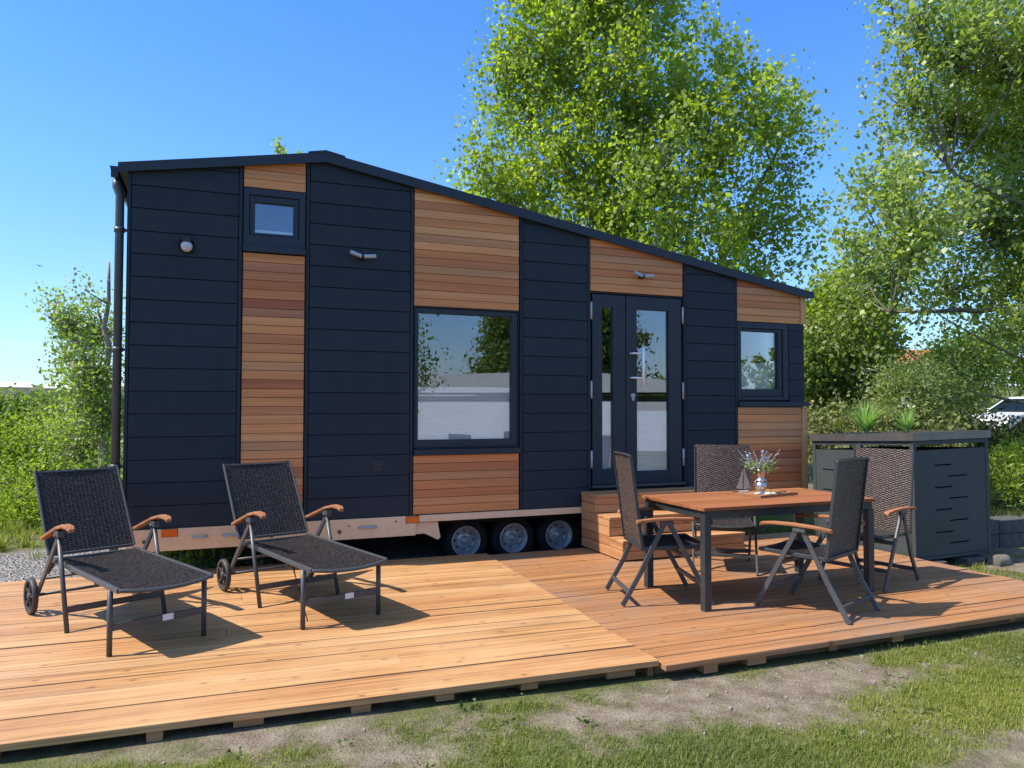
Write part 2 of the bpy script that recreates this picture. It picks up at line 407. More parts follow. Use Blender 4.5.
# ================================================================== THE TINY HOUSE
YW = 7.2                       # front face of the cladding
X0, X1 = -0.776, 6.70          # ends of the front wall
YB = 9.72                      # back wall
PEAK_X, PEAK_Z = 0.90, 3.877   # top of the ridge
def roof_z(x):                 # top surface of the roof
    return 3.569 + (PEAK_Z-3.569)*(x+.848)/(PEAK_X+.848) if x < PEAK_X else PEAK_Z + (2.879-PEAK_Z)*(x-PEAK_X)/(6.788-PEAK_X)
FAS = .088                     # fascia height
HO = (2.9, YW, -.17)
house = empty('tiny_house', HO, 0, 'dark blue and cedar clad tiny house on a trailer with three wheels showing', 'tiny house')
def hb(mb, name, mat, parent=None, **k): return mb.build(name, M[mat], parent or house, HO if (parent is None or parent is house) else HO, **k)

def clip_top(x0, x1, z0, z1, dz):
    """quad x0..x1, z0..z1 cut off by the roof underside"""
    poly = [(x0, z0), (x1, z0), (x1, z1), (x0, z1)]
    segs = [x for x in (PEAK_X,) if x0 < x < x1]
    lim = lambda x: roof_z(x)-dz
    tops = [x1]+segs+[x0]
    if all(z1 <= lim(x) for x in tops): return poly
    pts = []; xs = sorted(set([x0, x1]+segs))
    # sample crossing points
    ex = list(xs)
    for a, b in zip(xs[:-1], xs[1:]):
        fa, fb = lim(a)-z1, lim(b)-z1
        if fa*fb < 0: ex.append(a+(b-a)*fa/(fa-fb))
        ga, gb = lim(a)-z0, lim(b)-z0
        if ga*gb < 0: ex.append(a+(b-a)*ga/(ga-gb))
    ex = sorted(ex); top = [(x, min(z1, lim(x))) for x in ex if lim(x) > z0-1e-6]
    if len(top) < 2: return None
    xa, xb = top[0][0], top[-1][0]
    out = [(xa, z0), (xb, z0)] + [p for p in reversed(top) if p[1] > z0+1e-4]
    return out if len(out) >= 3 else None

OPEN = [(.215, .680, 3.04, 3.435), (1.79, 2.885, 1.055, 2.465), (3.735, 4.915, .61, 2.725), (5.70, 6.40, 1.575, 2.46)]
def wall_shell():
    mb = MB(); xs = sorted({X0+.02, X1-.02, PEAK_X, *[v for o in OPEN for v in o[:2]]}); zs = [.41] + sorted({v for o in OPEN for v in o[2:]}) + [3.9]
    for a, b in zip(xs[:-1], xs[1:]):
        cuts = sorted({.41, 3.9, *[v for o in OPEN if o[0] < (a+b)/2 < o[1] for v in o[2:]]})
        for c, d in zip(cuts[:-1], cuts[1:]):
            if any(o[0] < (a+b)/2 < o[1] and o[2] < (c+d)/2 < o[3] for o in OPEN): continue
            p = clip_top(a, b, c, d, .06)
            if p: mb.prism(p, YW+.045, YW+.16)
    return mb
hb(wall_shell(), 'wall', 'navy')
side = MB()
side.box(X0+.02, X0+.10, YW+.165, YB, .41, 3.42); side.box(X1-.10, X1-.02, YW+.165, YB, .41, 2.78)
p = clip_top(X0+.02, X1-.02, .41, 3.9, .06); side.prism(p, YB, YB+.08)
hb(side, 'wall', 'navy')
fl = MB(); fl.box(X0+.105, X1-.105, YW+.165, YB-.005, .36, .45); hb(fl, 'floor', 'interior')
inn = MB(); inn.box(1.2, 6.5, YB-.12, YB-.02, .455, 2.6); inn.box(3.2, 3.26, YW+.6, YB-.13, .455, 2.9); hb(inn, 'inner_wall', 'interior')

# roof: two metal slabs, fascia trim, ridge cap, gutter and downpipe
def slab(xa, xb, ya, yb, t0, t1):
    return MB().prism([(xa, roof_z(xa)-t1), (xb, roof_z(xb)-t1), (xb, roof_z(xb)-t0), (xa, roof_z(xa)-t0)], ya, yb)
rf = slab(-.848, PEAK_X, YW-.035, YB+.12, 0, .05); 
r2 = slab(PEAK_X, 6.788, YW-.035, YB+.12, 0, .05); rf.add(r2.v, r2.f)
roof = hb(rf, 'roof', 'roof_metal')
fa = MB().prism([(-.848, roof_z(-.848)-FAS+.012), (PEAK_X, PEAK_Z-FAS), (6.70, roof_z(6.70)-FAS), (6.788, roof_z(6.788)-.062), (6.788, roof_z(6.788)+.006), (PEAK_X, PEAK_Z+.006), (-.848, roof_z(-.848)+.006)], YW-.055, YW-.036)
hb(fa, 'fascia', 'navy_metal', roof)
rc = MB().prism([(PEAK_X-.16, roof_z(PEAK_X-.16)+.007), (PEAK_X, PEAK_Z+.008), (PEAK_X+.18, roof_z(PEAK_X+.18)+.007), (PEAK_X+.18, roof_z(PEAK_X+.18)+.02), (PEAK_X, PEAK_Z+.024), (PEAK_X-.16, roof_z(PEAK_X-.16)+.02)], YW-.06, YB+.12)
hb(rc, 'ridge_cap', 'roof_metal', roof)
gu = MB(); prof = [(-.915, 3.55), (-.907, 3.55), (-.896, 3.49), (-.872, 3.465), (-.860, 3.475), (-.856, 3.55), (-.849, 3.55), (-.852, 3.46), (-.872, 3.450), (-.902, 3.48)]
gu.prism(prof[::-1], YW-.02, YB+.1); gu.box(-.906, -.858, YW-.018, YW-.012, 3.45, 3.548)
hb(gu, 'gutter', 'navy_metal')
dp = MB(); dp.tube([(-.872, YW+.10, 3.46), (-.872, YW+.10, 3.40), (-.845, YW+.10, 3.32), (-.845, YW+.10, .0)], .036, 12)
pipe = hb(dp, 'downpipe', 'pipe_grey')
for z in (3.02, 1.97, .95):
    b = MB(); b.lathe([(.036, -.02), (.044, -.02), (.044, .02), (.036, .02)], (-.845, YW+.10, z), 'z', 14); b.box(-.812, -.757, YW+.09, YW+.11, z-.012, z+.012)
    hb(b, 'pipe_bracket', 'leg_metal', pipe)

# cladding
def clad_navy(x0, x1, z0=.412, ztop=3.9, trims=(True, True)):
    mb = MB(); a, b = x0, x1; zt = min(ztop, 3.95)
    if trims[0]: 
        p = clip_top(x0, x0+.028, z0, zt, .045); mb.prism(p, YW-.004, YW+.043); a = x0+.034
    if trims[1]:
        p = clip_top(x1-.028, x1, z0, zt, .045); mb.prism(p, YW-.004, YW+.043); b = x1-.034
    k = math.floor((z0-.007)/.2)
    while k*.2+.007 < zt:
        lo, hi = max(z0, k*.2+.007+.0028), min(zt, (k+1)*.2+.007-.0028); k += 1
        if hi-lo < .012: continue
        p = clip_top(a, b, lo, hi, .045)
        if not p: continue
        n = len(mb.v); mb.prism(p, YW, YW+.043)
        # every board leans out a little at its foot like lapped fibre cement
        mb.v[n:] = [(x, y-.006*(hi-z)/(hi-lo) if y < YW+.02 else y, z) for x, y, z in mb.v[n:]]
    return mb
def clad_cedar(x0, x1, z0, ztop, pitch=.0815, jit=.006):
    mb = MB(); z = z0
    while z < min(ztop, 3.95)-.01:
        h = min(pitch+random.uniform(-jit, jit), ztop-z); p = clip_top(x0, x1, z+.0022, z+h-.0022, .045)
        if p: 
            d = random.uniform(-.002, .002); mb.prism(p, YW+.006+d, YW+.043)
        z += h
    return mb
NAVY = [(X0, .164, (True, True)), (.733, 1.764, (True, True)), (2.906, 3.722, (True, True)), (4.924, 5.664, (True, True))]
for x0, x1, tr in NAVY: hb(clad_navy(x0, x1, trims=tr), 'navy_cladding', 'navy', bevel=.0015)
hb(clad_navy(6.432, 6.660, 1.54, 2.484, (False, False)), 'navy_cladding', 'navy')
for x0, x1, z0, z1, pt in [(.176, .722, 3.492, 3.95, .083), (.176, .722, .412, 2.886, .0825), (1.776, 2.894, 2.476, 3.95, .083), (1.776, 2.894, .412, .992, .083), (3.732, 4.914, 2.738, 3.95, .083), (5.676, 6.612, 2.492, 3.95, .083), (5.676, 6.618, .412, 1.474, .088)]:
    hb(clad_cedar(x0, x1, z0, z1, pt), 'cedar_cladding', 'cedar', bevel=.0015)
cp = MB().box(6.624, 6.702, YW-.004, YW+.07, .412, 1.474); hb(cp, 'corner_post', 'cedar_post')
p = clip_top(6.618, 6.694, 2.492, 3.95, .045); hb(MB().prism(p, YW-.004, YW+.07), 'corner_post', 'cedar_post')

# windows
def frame_ring(mb, x0, x1, z0, z1, w, ya, yb):
    l, r, b, t = w if isinstance(w, tuple) else (w,)*4
    mb.box(x0, x0+l, ya, yb, z0, z1); mb.box(x1-r, x1, ya, yb, z0, z1)
    mb.box(x0+l, x1-r, ya, yb, z0, z0+b); mb.box(x0+l, x1-r, ya, yb, z1-t, z1)
def window(outer, sash, glass, sill=None, blind=None, ledge=False):
    mb = MB(); frame_ring(mb, *outer, (sash[0]-outer[0], outer[1]-sash[1], sash[2]-outer[2], outer[3]-sash[3]), YW+.002, YW+.11)
    w = hb(mb, 'window', 'navy_metal', bevel=.002)
    mb = MB(); s = sash; frame_ring(mb, s[0]+.004, s[1]-.004, s[2]+.004, s[3]-.004, (glass[0]-s[0]-.004, s[1]-glass[1]-.004, glass[2]-s[2]-.004, s[3]-glass[3]-.004), YW+.016, YW+.09)
    hb(mb, 'sash', 'navy_metal', w, bevel=.003)
    hb(MB().box(glass[0]-.008, glass[1]+.008, YW+.046, YW+.056, glass[2]-.008, glass[3]+.008), 'pane', 'glass', w)
    if sill: hb(MB().box(sill[0], sill[1], YW-.03, YW+.1, sill[2], sill[3]), 'sill', 'navy_metal', w, bevel=.002)
    if blind:
        mb = MB(); z = glass[2]-.01; k = 0; zz = []
        while z < blind: zz.append((z, k % 2)); z += .0135; k += 1
        vs = [(x, YW+.078+.005*q, z) for z, q in zz for x in (glass[0]-.004, glass[1]+.004)]
        mb.add(vs, [(2*i, 2*i+1, 2*i+3, 2*i+2) for i in range(len(zz)-1)]); mb.box(glass[0]-.004, glass[1]+.004, YW+.072, YW+.095, z-.012, z+.012)
        hb(mb, 'blind', 'blind', w)
    if ledge: hb(MB().box(glass[0]-.004, glass[1]+.004, YW+.062, YW+.10, glass[2]-.006, glass[2]+.035), 'ledge', 'white', w)
    return w
window((.176, .722, 2.948, 3.486), (.224, .668, 3.05, 3.424), (.275, .617, 3.078, 3.362), (.172, .727, 2.893, 2.945), None, True)
window((1.778, 2.893, 1.054, 2.470), (1.786, 2.885, 1.062, 2.462), (1.822, 2.817, 1.145, 2.409), (1.774, 2.897, .996, 1.050), 1.66)
window((5.676, 6.424, 1.560, 2.484), (5.722, 6.345, 1.60, 2.415), (5.737, 6.281, 1.690, 2.378), (5.672, 6.710, 1.480, 1.538), 1.98)  # this blind is added for the pale reflection low in the pane

# double door
dm = MB(); frame_ring(dm, 3.732, 4.916, .604, 2.732, (.012, .012, .02, .012), YW+.03, YW+.13); door = hb(dm, 'door', 'navy_metal', bevel=.002)
dbk = MB().box(3.746, 4.902, YW+.082, YW+.088, .626, 2.718)
def leaf_(x0, x1, gx0, gx1, gz0, gz1, blind):
    mb = MB(); frame_ring(mb, x0, x1, .630, 2.706, (gx0-x0, x1-gx1, gz0-.630, 2.706-gz1), YW+.008, YW+.075); l = hb(mb, 'door_leaf', 'navy_metal', door, bevel=.003)
    g = MB().box(gx0-.008, gx1+.008, YW+.040, YW+.048, gz0-.008, gz1+.008); hb(g, 'pane', 'glass', door)
    mb = MB(); z = gz0; k = 0; zz = []
    while z < blind: zz.append((z, k % 2)); z += .0145; k += 1
    mb.add([(x, YW+.058+.005*q, z) for z, q in zz for x in (gx0-.004, gx1+.004)], [(2*i, 2*i+1, 2*i+3, 2*i+2) for i in range(len(zz)-1)])
    hb(mb, 'blind', 'blind', door)
leaf_(3.756, 4.166, 3.876, 4.013, .80, 2.564, 1.55)
leaf_(4.176, 4.892, 4.311, 4.732, .764, 2.564, 1.44)
hb(MB().box(3.74, 4.91, YW-.03, YW+.028, .600, .626), 'threshold', 'leg_metal', door)
ha = MB(); ha.tube([(4.352, YW-.062, 1.70), (4.352, YW-.062, 2.125)], .017, 12)
for z in (1.795, 2.065): ha.tube([(4.352, YW-.062, z), (4.222, YW-.062, z), (4.222, YW+.010, z)], .010, 8)
hb(ha, 'door_handle', 'handle', door)
lk = MB(); lk.lathe([(.001, -.014), (.024, -.014), (.026, .0), (.026, .012)], (4.256, YW+.004, 1.60), 'y', 14); lk.box(4.243, 4.269, YW-.006, YW+.008, 1.545, 1.60); hb(lk, 'lock', 'satin', door)
for x in (3.738, 4.908):
    for z in (2.52, 1.66, .905):
        h = MB(); h.tube([(x, YW-.004, z-.095), (x, YW-.004, z+.095)], .011, 10); h.tube([(x, YW-.004, z-.006), (x, YW-.004, z+.006)], .0125, 10); hb(h, 'hinge', 'satin', door)

# wall lamps, outlet
l = MB(); l.lathe([(.001, -.02), (.066, -.02), (.070, -.03), (.070, -.002), (.001, -.002)], (-.300, YW-.005, 2.905), 'y', 22); l.box(-.335, -.265, YW-.075, YW-.02, 2.925, 2.968)
lamp = hb(l, 'wall_lamp', 'black')
l = MB(); l.lathe([(.050, -.02), (.048, -.04), (.040, -.058), (.024, -.068), (.001, -.072)], (-.298, YW-.012, 2.892), 'y', 22); hb(l, 'lamp_glass', 'lampglass', lamp)
def flood(x, z):
    l = MB(); l.box(x-.02, x+.02, YW-.05, YW+.004, z-.028, z+.022); l.tube([(x, YW-.05, z), (x, YW-.075, z-.012)], .014, 8); lm = hb(l, 'wall_lamp', 'black', bevel=.003)
    for s, q in ((-1, .036), (1, .012)):
        Mx = Matrix.Translation((x+s*.012, YW-.075, z-.006)) @ Matrix.Rotation(-s*rad(18 if s < 0 else 5), 4, 'Y') @ Matrix.Rotation(rad(-28), 4, 'X')
        h = MB().box(min(0, s*.115), max(0, s*.115), -.011, .011, -.017, .017, Mx); hb(h, 'lamp_head', 'satin', lm, bevel=.004)
flood(1.252, 2.918); flood(4.356, 2.93)
o = MB(); o.box(1.368, 1.468, YW-.014, YW+.004, .852, .952); ot = hb(o, 'outlet', 'anthracite', bevel=.006)
hb(MB().box(1.378, 1.458, YW-.026, YW-.014, .862, .935), 'outlet_cover', 'navy_metal', ot, bevel=.004)

# trailer
b = MB(); b.box(-.752, 1.80, YW-.012, YW+.03, .212, .404); b.box(-.752, 1.80, YW+.03, YW+.08, .212, .22)
beam = hb(b, 'chassis_beam', 'galv', bevel=.004)
hb(MB().box(1.832, 6.66, YW-.012, YW+.04, .338, .404), 'chassis_rail', 'galv', bevel=.004)
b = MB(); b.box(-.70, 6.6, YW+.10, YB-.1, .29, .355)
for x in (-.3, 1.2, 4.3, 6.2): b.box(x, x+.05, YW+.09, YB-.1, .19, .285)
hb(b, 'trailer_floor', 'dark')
b = MB(); b.box(-.7, 6.6, YB-.09, YB-.06, -.16, .285); b.box(-.69, -.66, YW+1.2, YB-.1, -.16, .285); hb(b, 'shade_panel', 'dark')  # unseen panels added to block sunlit ground and darken the underfloor
for x in (2.432, 2.972, 3.512): hb(MB().tube([(x, YW+.5, .07), (x, YB-.3, .07)], .035, 10), 'axle', 'leg_metal')
b = MB(); b.prism([(1.80, .218), (1.90, .218), (2.03, .15), (2.06, .17), (2.03, .33), (1.80, .33)], YW+.02, YW+.06); hb(b, 'support_bracket', 'galv', bevel=.003)
for x in (-.40, 1.765):
    m = hb(MB().box(x-.062, x+.062, YW-.022, YW-.013, .336, .400), 'marker_reflector', 'orange', bevel=.003)
    hb(MB().box(x-.066, x+.066, YW-.0145, YW-.0125, .332, .404), 'reflector_backing', 'black', m)
for x, w in ((1.328, .17), (-.155, .12), (.10, .14)):
    h = MB(); h.tube([(x-w/2, YW-.012, .322), (x-w/2+.02, YW-.034, .316), (x+w/2-.02, YW-.034, .316), (x+w/2, YW-.012, .322)], .010, 8); hb(h, 'lashing_handle', 'satin', beam)
for x, z, r in ((1.06, .29, .018), (1.15, .34, .007), (1.60, .36, .008), (.45, .29, .016), (-.6, .30, .016)):
    hb(MB().lathe([(.001, -.008), (r, -.008), (r, .0)], (x, YW-.0125, z), 'y', 12), 'bolt', 'leg_metal', beam)
WZ = .055; WR = .25
def wheel(x):
    y = YW+.35
    ty = MB().lathe([(.158, 0), (.175, -.012), (.225, -.016), (.246, .012), (WR, .05), (WR, .15), (.246, .19), (.2, .21), (.16, .20)], (x, y, WZ), 'y', 40)
    w = hb(ty, 'wheel', 'rubber'); hb(MB().tube([(x-.2, y+.07, WZ+.36-.13), (x, y+.07, WZ+.29), (x+.2, y+.07, WZ+.23)], .004), 'brake_line', 'black', w)
    rm = MB().lathe([(.162, .006), (.160, -.010), (.152, -.014), (.147, -.006), (.143, .012), (.131, .018), (.127, .030), (.124, .075), (.116, .088), (.100, .080), (.085, .060), (.062, .052), (.046, .054), (.043, .034), (.034, .022), (.001, .018)], (x, y, WZ), 'y', 40)
    r = hb(rm, 'rim', 'rim', w)
    for k in range(5):
        a = 2*math.pi*k/5+.4; hb(MB().lathe([(.001, .030), (.0095, .034), (.0095, .075)], (x+.074*math.cos(a), y, WZ+.074*math.sin(a)), 'y', 6), 'wheel_nut', 'satin', w)
    for k in range(8):
        a = 2*math.pi*k/8; hb(MB().lathe([(.001, .0655), (.0085, .0655), (.0085, .10)], (x+.101*math.cos(a), y, WZ+.101*math.sin(a)), 'y', 8), 'vent_shade_disc', 'dark', w)  # near-black discs, shade inside the vents given by colour
    hb(MB().lathe([(.001, .004), (.022, .006), (.026, .014), (.026, .04)], (x, y, WZ), 'y', 16), 'hub_cap', 'satin', w)
for x in (2.432, 2.972, 3.512): wheel(x)
mg = MB()
for i in range(7):
    a0, a1 = rad(40+20*i), rad(60+20*i)
    if i in (0, 5, 6):
        pass
    mg.add([(2.432+.30*math.cos(a), yy, WZ+.26*math.sin(a)) for a in (a0, a1) for yy in (YW+.30, YW+.58)], [(0, 1, 3, 2)])
hb(mg, 'mudguard', 'black')

# ================================================================== STEPS
SO = (4.31, 6.75, 0)
steps = empty('wooden_steps', SO, 0, 'larch plank steps of three treads leading up to the glazed double door', 'steps')
def sb(mb, n, m, p=None, **k): return mb.build(n, M[m], p or steps, SO, **k)
TX0, TX1 = 3.598, 5.02
for yf, yb, zt in ((6.84, 7.17, .570), (6.555, 6.838, .380), (6.29, 6.553, .190)):
    t = MB(); n = 2 if yb-yf < .3 else 3; w = (yb-yf+.012)/n
    for i in range(n): t.box(TX0-.004, TX1+.004, yf-.012+i*w, yf-.012+(i+1)*w-.005, zt-.026, zt)
    sb(t, 'tread', 'step', bevel=.003)
    r = MB(); r.box(TX0+.022, TX1-.022, yf, yf+.02, zt-.185, zt-.108); r.box(TX0+.022, TX1-.022, yf, yf+.02, zt-.104, zt-.028)
    sb(r, 'riser', 'step', bevel=.002)
for xa, xb in ((TX0, TX0+.02), (TX1-.02, TX1)):
    s_ = MB()
    for k in range(6):
        z0 = .003+k*.094; yf = 6.29 if k < 2 else 6.555 if k < 4 else 6.84
        if k % 2:
            nxt = (0, 6.553, 0, 6.838, 0, 7.16)[k]; s_.box(xa, xb, yf, nxt, z0, (.163, .353, .543)[k//2])
            if k < 5: s_.box(xa, xb, nxt+.002, 7.16, z0, z0+.089)
        else: s_.box(xa, xb, yf, 7.16, z0, z0+.089)
    sb(s_, 'side_panel', 'stepside', bevel=.002)

# ================================================================== DECKS
GY = -.135
def deck_boards(rects, bw=.141, gap=.006, th=.034, joints=()):
    mb = MB()
    for x0, x1, y0, y1, cut in rects:
        n = round((y1-y0)/(bw+gap)); w = (y1-y0)/n
        for i in range(n):
            xs = [x0, x1]
            if cut: xs = [x0] + sorted(random.uniform(x0+.4, x1-.4) for _ in range(cut if random.random() < .5 else 0)) + [x1]
            for a, b in zip(xs[:-1], xs[1:]):
                dz = random.uniform(-.0022, .0022); tl = random.uniform(-.001, .001); ex = random.uniform(-.004, .004)
                v0 = len(mb.v); mb.box(a+.0015, b-.0015+(ex if b == xs[-1] else 0), y0+i*w+gap/2, y0+(i+1)*w-gap/2, -th, 0)
                mb.v[v0:] = [(x, y, z+dz+tl*(x-a)) for x, y, z in mb.v[v0:]]
    return mb
LD = empty('timber_deck', (2.388, 3.754, 0), rad(-2.0), 'long sunlit larch deck section with the two loungers on it', 'deck')
# local x runs from the seam to the left (negative)
lb = deck_boards([(-5.6, 0, 0, 1.498, 1), (-1.86, 0, 1.512, 3.37, 0), (-5.6, -1.868, 1.512, 3.52, 1)]).build('decking', M['deck'], LD, bevel=.0025)
e = MB(); e.box(-5.6, -.01, .13, .17, -.16, -.034); e.box(-5.6, -.01, .75, .79, -.10, -.034); e.box(-5.6, -.01, 1.48, 1.53, -.10, -.034); e.box(-5.6, -.01, 2.6, 2.64, -.10, -.034); e.box(-5.6, -1.9, 3.46, 3.50, -.10, -.034); e.box(-1.86, -.01, 3.31, 3.35, -.10, -.034); e.box(-.05, -.012, .05, 3.3, -.10, -.036)
e.build('joist', M['deckend'], LD)
for i in range(10):
    x = -.10-.53*i+random.uniform(-.13, .13); w = random.choice((.07, .10, .14, .18))
    MB().box(x-w, x, random.choice((.015, .03, .06)), .12, random.uniform(-.09, -.07), -.034).build('support_block', M['deckend'], LD, bevel=.003)
RD = empty('timber_deck', (2.394, 3.703, -.011), rad(.4), 'redder larch deck section carrying the dining table and chairs', 'deck')
deck_boards([(0.004, 4.03, 0, 1.60, 0), (0.004, 4.03, 1.61, 3.38, 0)], .139).build('decking', M['deck2'], RD, bevel=.0025)
e = MB(); e.box(.01, 4.02, .13, .17, -.16, -.034); e.box(.01, 4.02, 1.58, 1.63, -.10, -.034); e.box(.01, 4.02, 3.3, 3.34, -.10, -.034); e.box(3.985, 4.02, .05, 3.3, -.10, -.036); e.build('joist', M['deckend'], RD)
for i in range(8):
    x = .30+.53*i+random.uniform(-.13, .13); w = random.choice((.07, .10, .14, .18))
    MB().box(x-w, x, random.choice((.015, .03, .06)), .12, random.uniform(-.09, -.07), -.034).build('support_block', M['deckend'], RD, bevel=.003)

# ================================================================== WOVEN FURNITURE
def weave(w, l, cols, rows, bow=None, amp=.0034):
    """basket weave sheet, x across, y along, z the raised strands"""
    U = np.linspace(0, cols, cols*4+1); fr = np.array([.04, .3, .7, .96]); V = (np.arange(rows)[:, None]+fr[None]).ravel(); row = np.repeat(np.arange(rows), 4)
    uu, vv = np.meshgrid(U, V); rr = np.repeat(row[:, None], len(U), 1)
    h = amp*(np.sin(np.pi*uu+np.pi*rr)*.9)*np.sqrt(np.sin(np.pi*(vv-np.floor(vv))))
    x = (uu/cols-.5)*w; y = vv/rows*l
    if bow is not None: x, y, dz = bow(x, y); h = h+dz
    v = np.stack([x, y, h], -1).reshape(-1, 3); nu = len(U); nv = len(V)
    i = np.arange(nv-1)[:, None]*nu+np.arange(nu-1)[None]; i = i.ravel()
    return v, np.stack([i, i+1, i+1+nu, i+nu], 1)
def place(v, o, ex, ey):
    ex, ey = Vector(ex).normalized(), Vector(ey).normalized(); ez = ex.cross(ey)
    A = np.array([ex, ey, ez]); return v @ A + np.array(o)

def make_lounger():
    r = empty('sun_lounger', (0, 0, 0))
    W = .275; SZ = .400
    # seat sheet sags in the middle and bows out at the foot
    def bow(x, y):
        k = 1-(x/W)**2; return x, y-.035*k*np.clip(1-y/.5, 0, 1), -.022*k
    v, f = weave(2*W-.005, 1.32, 19, 132, bow); v = place(v, (0, -.125, SZ+.006), (1, 0, 0), (0, 1, 0)); fast_mesh('seat', v, f, M['rattan'], r, True)
    m = MB()
    for s in (-1, 1): m.bar((s*W, -.125, SZ), (s*W, 1.215, SZ), .022, .030)
    m.tube([(W*t, -.125-.035*(1-t*t), SZ-.020*(1-t*t)) for t in (-1, -.66, -.33, 0, .33, .66, 1)], .013, 8)
    m.bar((-W, 1.20, SZ-.01), (W, 1.20, SZ-.01), .024, .024); m.bar((-W, .30, SZ-.03), (W, .30, SZ-.03), .02, .02); m.bar((-W, .75, SZ-.03), (W, .75, SZ-.03), .02, .02)
    m.build('seat_frame', M['leg_metal'], r, bevel=.004)
    a, b = Vector((0, 1.235, SZ+.022)), Vector((0, 1.635, .988)); L = (b-a).length
    def bow2(x, y): k = 1-(x/W)**2; return x, y, -.012*k
    v, f = weave(2*W+.018, L+.006, 20, 72, bow2); v = place(v, tuple(a), (1, 0, 0), tuple(b-a)); fast_mesh('backrest', v, f, M['rattan'], r, True)
    m = MB()
    for s in (-1, 1):
        x = Vector((s*(W+.010), 0, 0)); m.bar(a+x, b+x, .016, .024, (0, 1, 0))
    m.bar(a-Vector((W, 0, 0)), a+Vector((W, 0, 0)), .02, .02); m.bar(b-Vector((W-.01, 0, .012)), b+Vector((W-.01, 0, -.012)), .016, .014); m.build('backrest_frame', M['leg_metal'], r, bevel=.004)
    for s in (-1, 1):
        m = MB(); m.tube([(s*(W+.005), .0, .0), (s*(W+.005), .0, SZ-.01)], .0165, 10); m.build('leg', M['leg_metal'], r)
        m = MB(); X = W+.034; m.tube([(s*X, .70, .0), (s*X, .915, .598)], .0155, 10); m.build('leg', M['leg_metal'], r)
        m = MB(); m.bar((s*X, .905, .605), (s*(X+.01), 1.375, .115), .018, .040, (0, 1, 0)); m.build('wheel_leg', M['leg_metal'], r, bevel=.004)
        m = MB(); m.box(s*X-.02, s*X+.02, .87, .96, .59, .635); m.tube([(s*(X-.03), .92, .60), (s*(X+.03), .92, .60)], .013, 8); m.build('hinge_bracket', M['leg_metal'], r, bevel=.006)
        # wooden armrest, rising to the front and dropping over its tip
        m = MB(); pts = [(.645, .672), (.68, .690), (.78, .692), (.92, .662), (1.10, .606), (1.24, .562), (1.31, .545)]; n = len(pts); vs = []
        for i, (y, z) in enumerate(pts):
            w = (.018, .026, .028, .027, .026, .024, .015)[i]
            vs += [(s*X-w, y, z-.024), (s*X+w, y, z-.024), (s*X+w, y, z), (s*X-w, y, z)]
        m.add(vs, [(0, 1, 2, 3), (n*4-1, n*4-2, n*4-3, n*4-4)] + [(4*i+k, 4*i+4+k, 4*i+4+(k+1) % 4, 4*i+(k+1) % 4) for i in range(n-1) for k in range(4)])
        m.build('armrest', M['arm'], r, bevel=.006)
        wh = MB(); R = .125; xw = s*(X+.045)
        wh.lathe([(R-.022, -.016), (R-.006, -.019), (R, -.010), (R, .010), (R-.006, .019), (R-.022, .016), (R-.024, 0), (R-.022, -.016)], (xw, 1.375, R), 'x', 32)
        w = wh.build('wheel', M['wheel'], r)
        sp = MB(); sp.lathe([(.001, -.02), (.024, -.02), (.028, -.012), (.028, .012), (.024, .02), (.001, .02)], (xw, 1.375, R), 'x', 16)
        for k in range(5):
            t = 2*math.pi*k/5+.5; c = Vector((xw, 1.375, R)); d = Vector((0, math.cos(t), math.sin(t))); sp.bar(c+d*.02, c+d*(R-.02), .012, .022, (1, 0, 0))
        sp.build('spokes', M['wheel'], w)
    m = MB(); m.bar((-W, 0, .165), (W, 0, .165), .016, .042); cb = m.build('crossbar', M['leg_metal'], r, bevel=.003)
    MB().box(.02, .085, -.0105, -.0085, .148, .186).build('tag', M['white'], cb)
    m = MB(); m.bar((-W-.03, .745, .135), (W+.03, .745, .135), .016, .042); m.build('crossbar', M['leg_metal'], r, bevel=.003)
    m = MB(); m.tube([(-W-.10, 1.375, .125), (W+.10, 1.375, .125)], .011, 8); m.build('axle', M['leg_metal'], r)
    m = MB()
    for s in (-1, 1): m.bar((s*(W-.02), 1.20, SZ-.02), (s*(W+.02), 1.22, .30), .016, .026)
    m.tube([(-W-.03, 1.25, .26), (W+.03, 1.25, .26)], .009, 8); m.build('back_support', M['leg_metal'], r)
    return r
l1 = make_lounger(); tag(l1, 'black woven sun lounger nearer the left edge of the deck, by the gravel', 'sun lounger', 'reclining sun loungers on the deck')
l2 = copy_tree(l1)
l2['label'] = 'black woven sun lounger in front of the narrow cedar strip, beside the trailer wheels'
l1.location = (-.338, 5.105, .002); l1.rotation_euler.z = rad(24.8)
l2.location = (.792, 5.228, .002); l2.rotation_euler.z = rad(17.5)

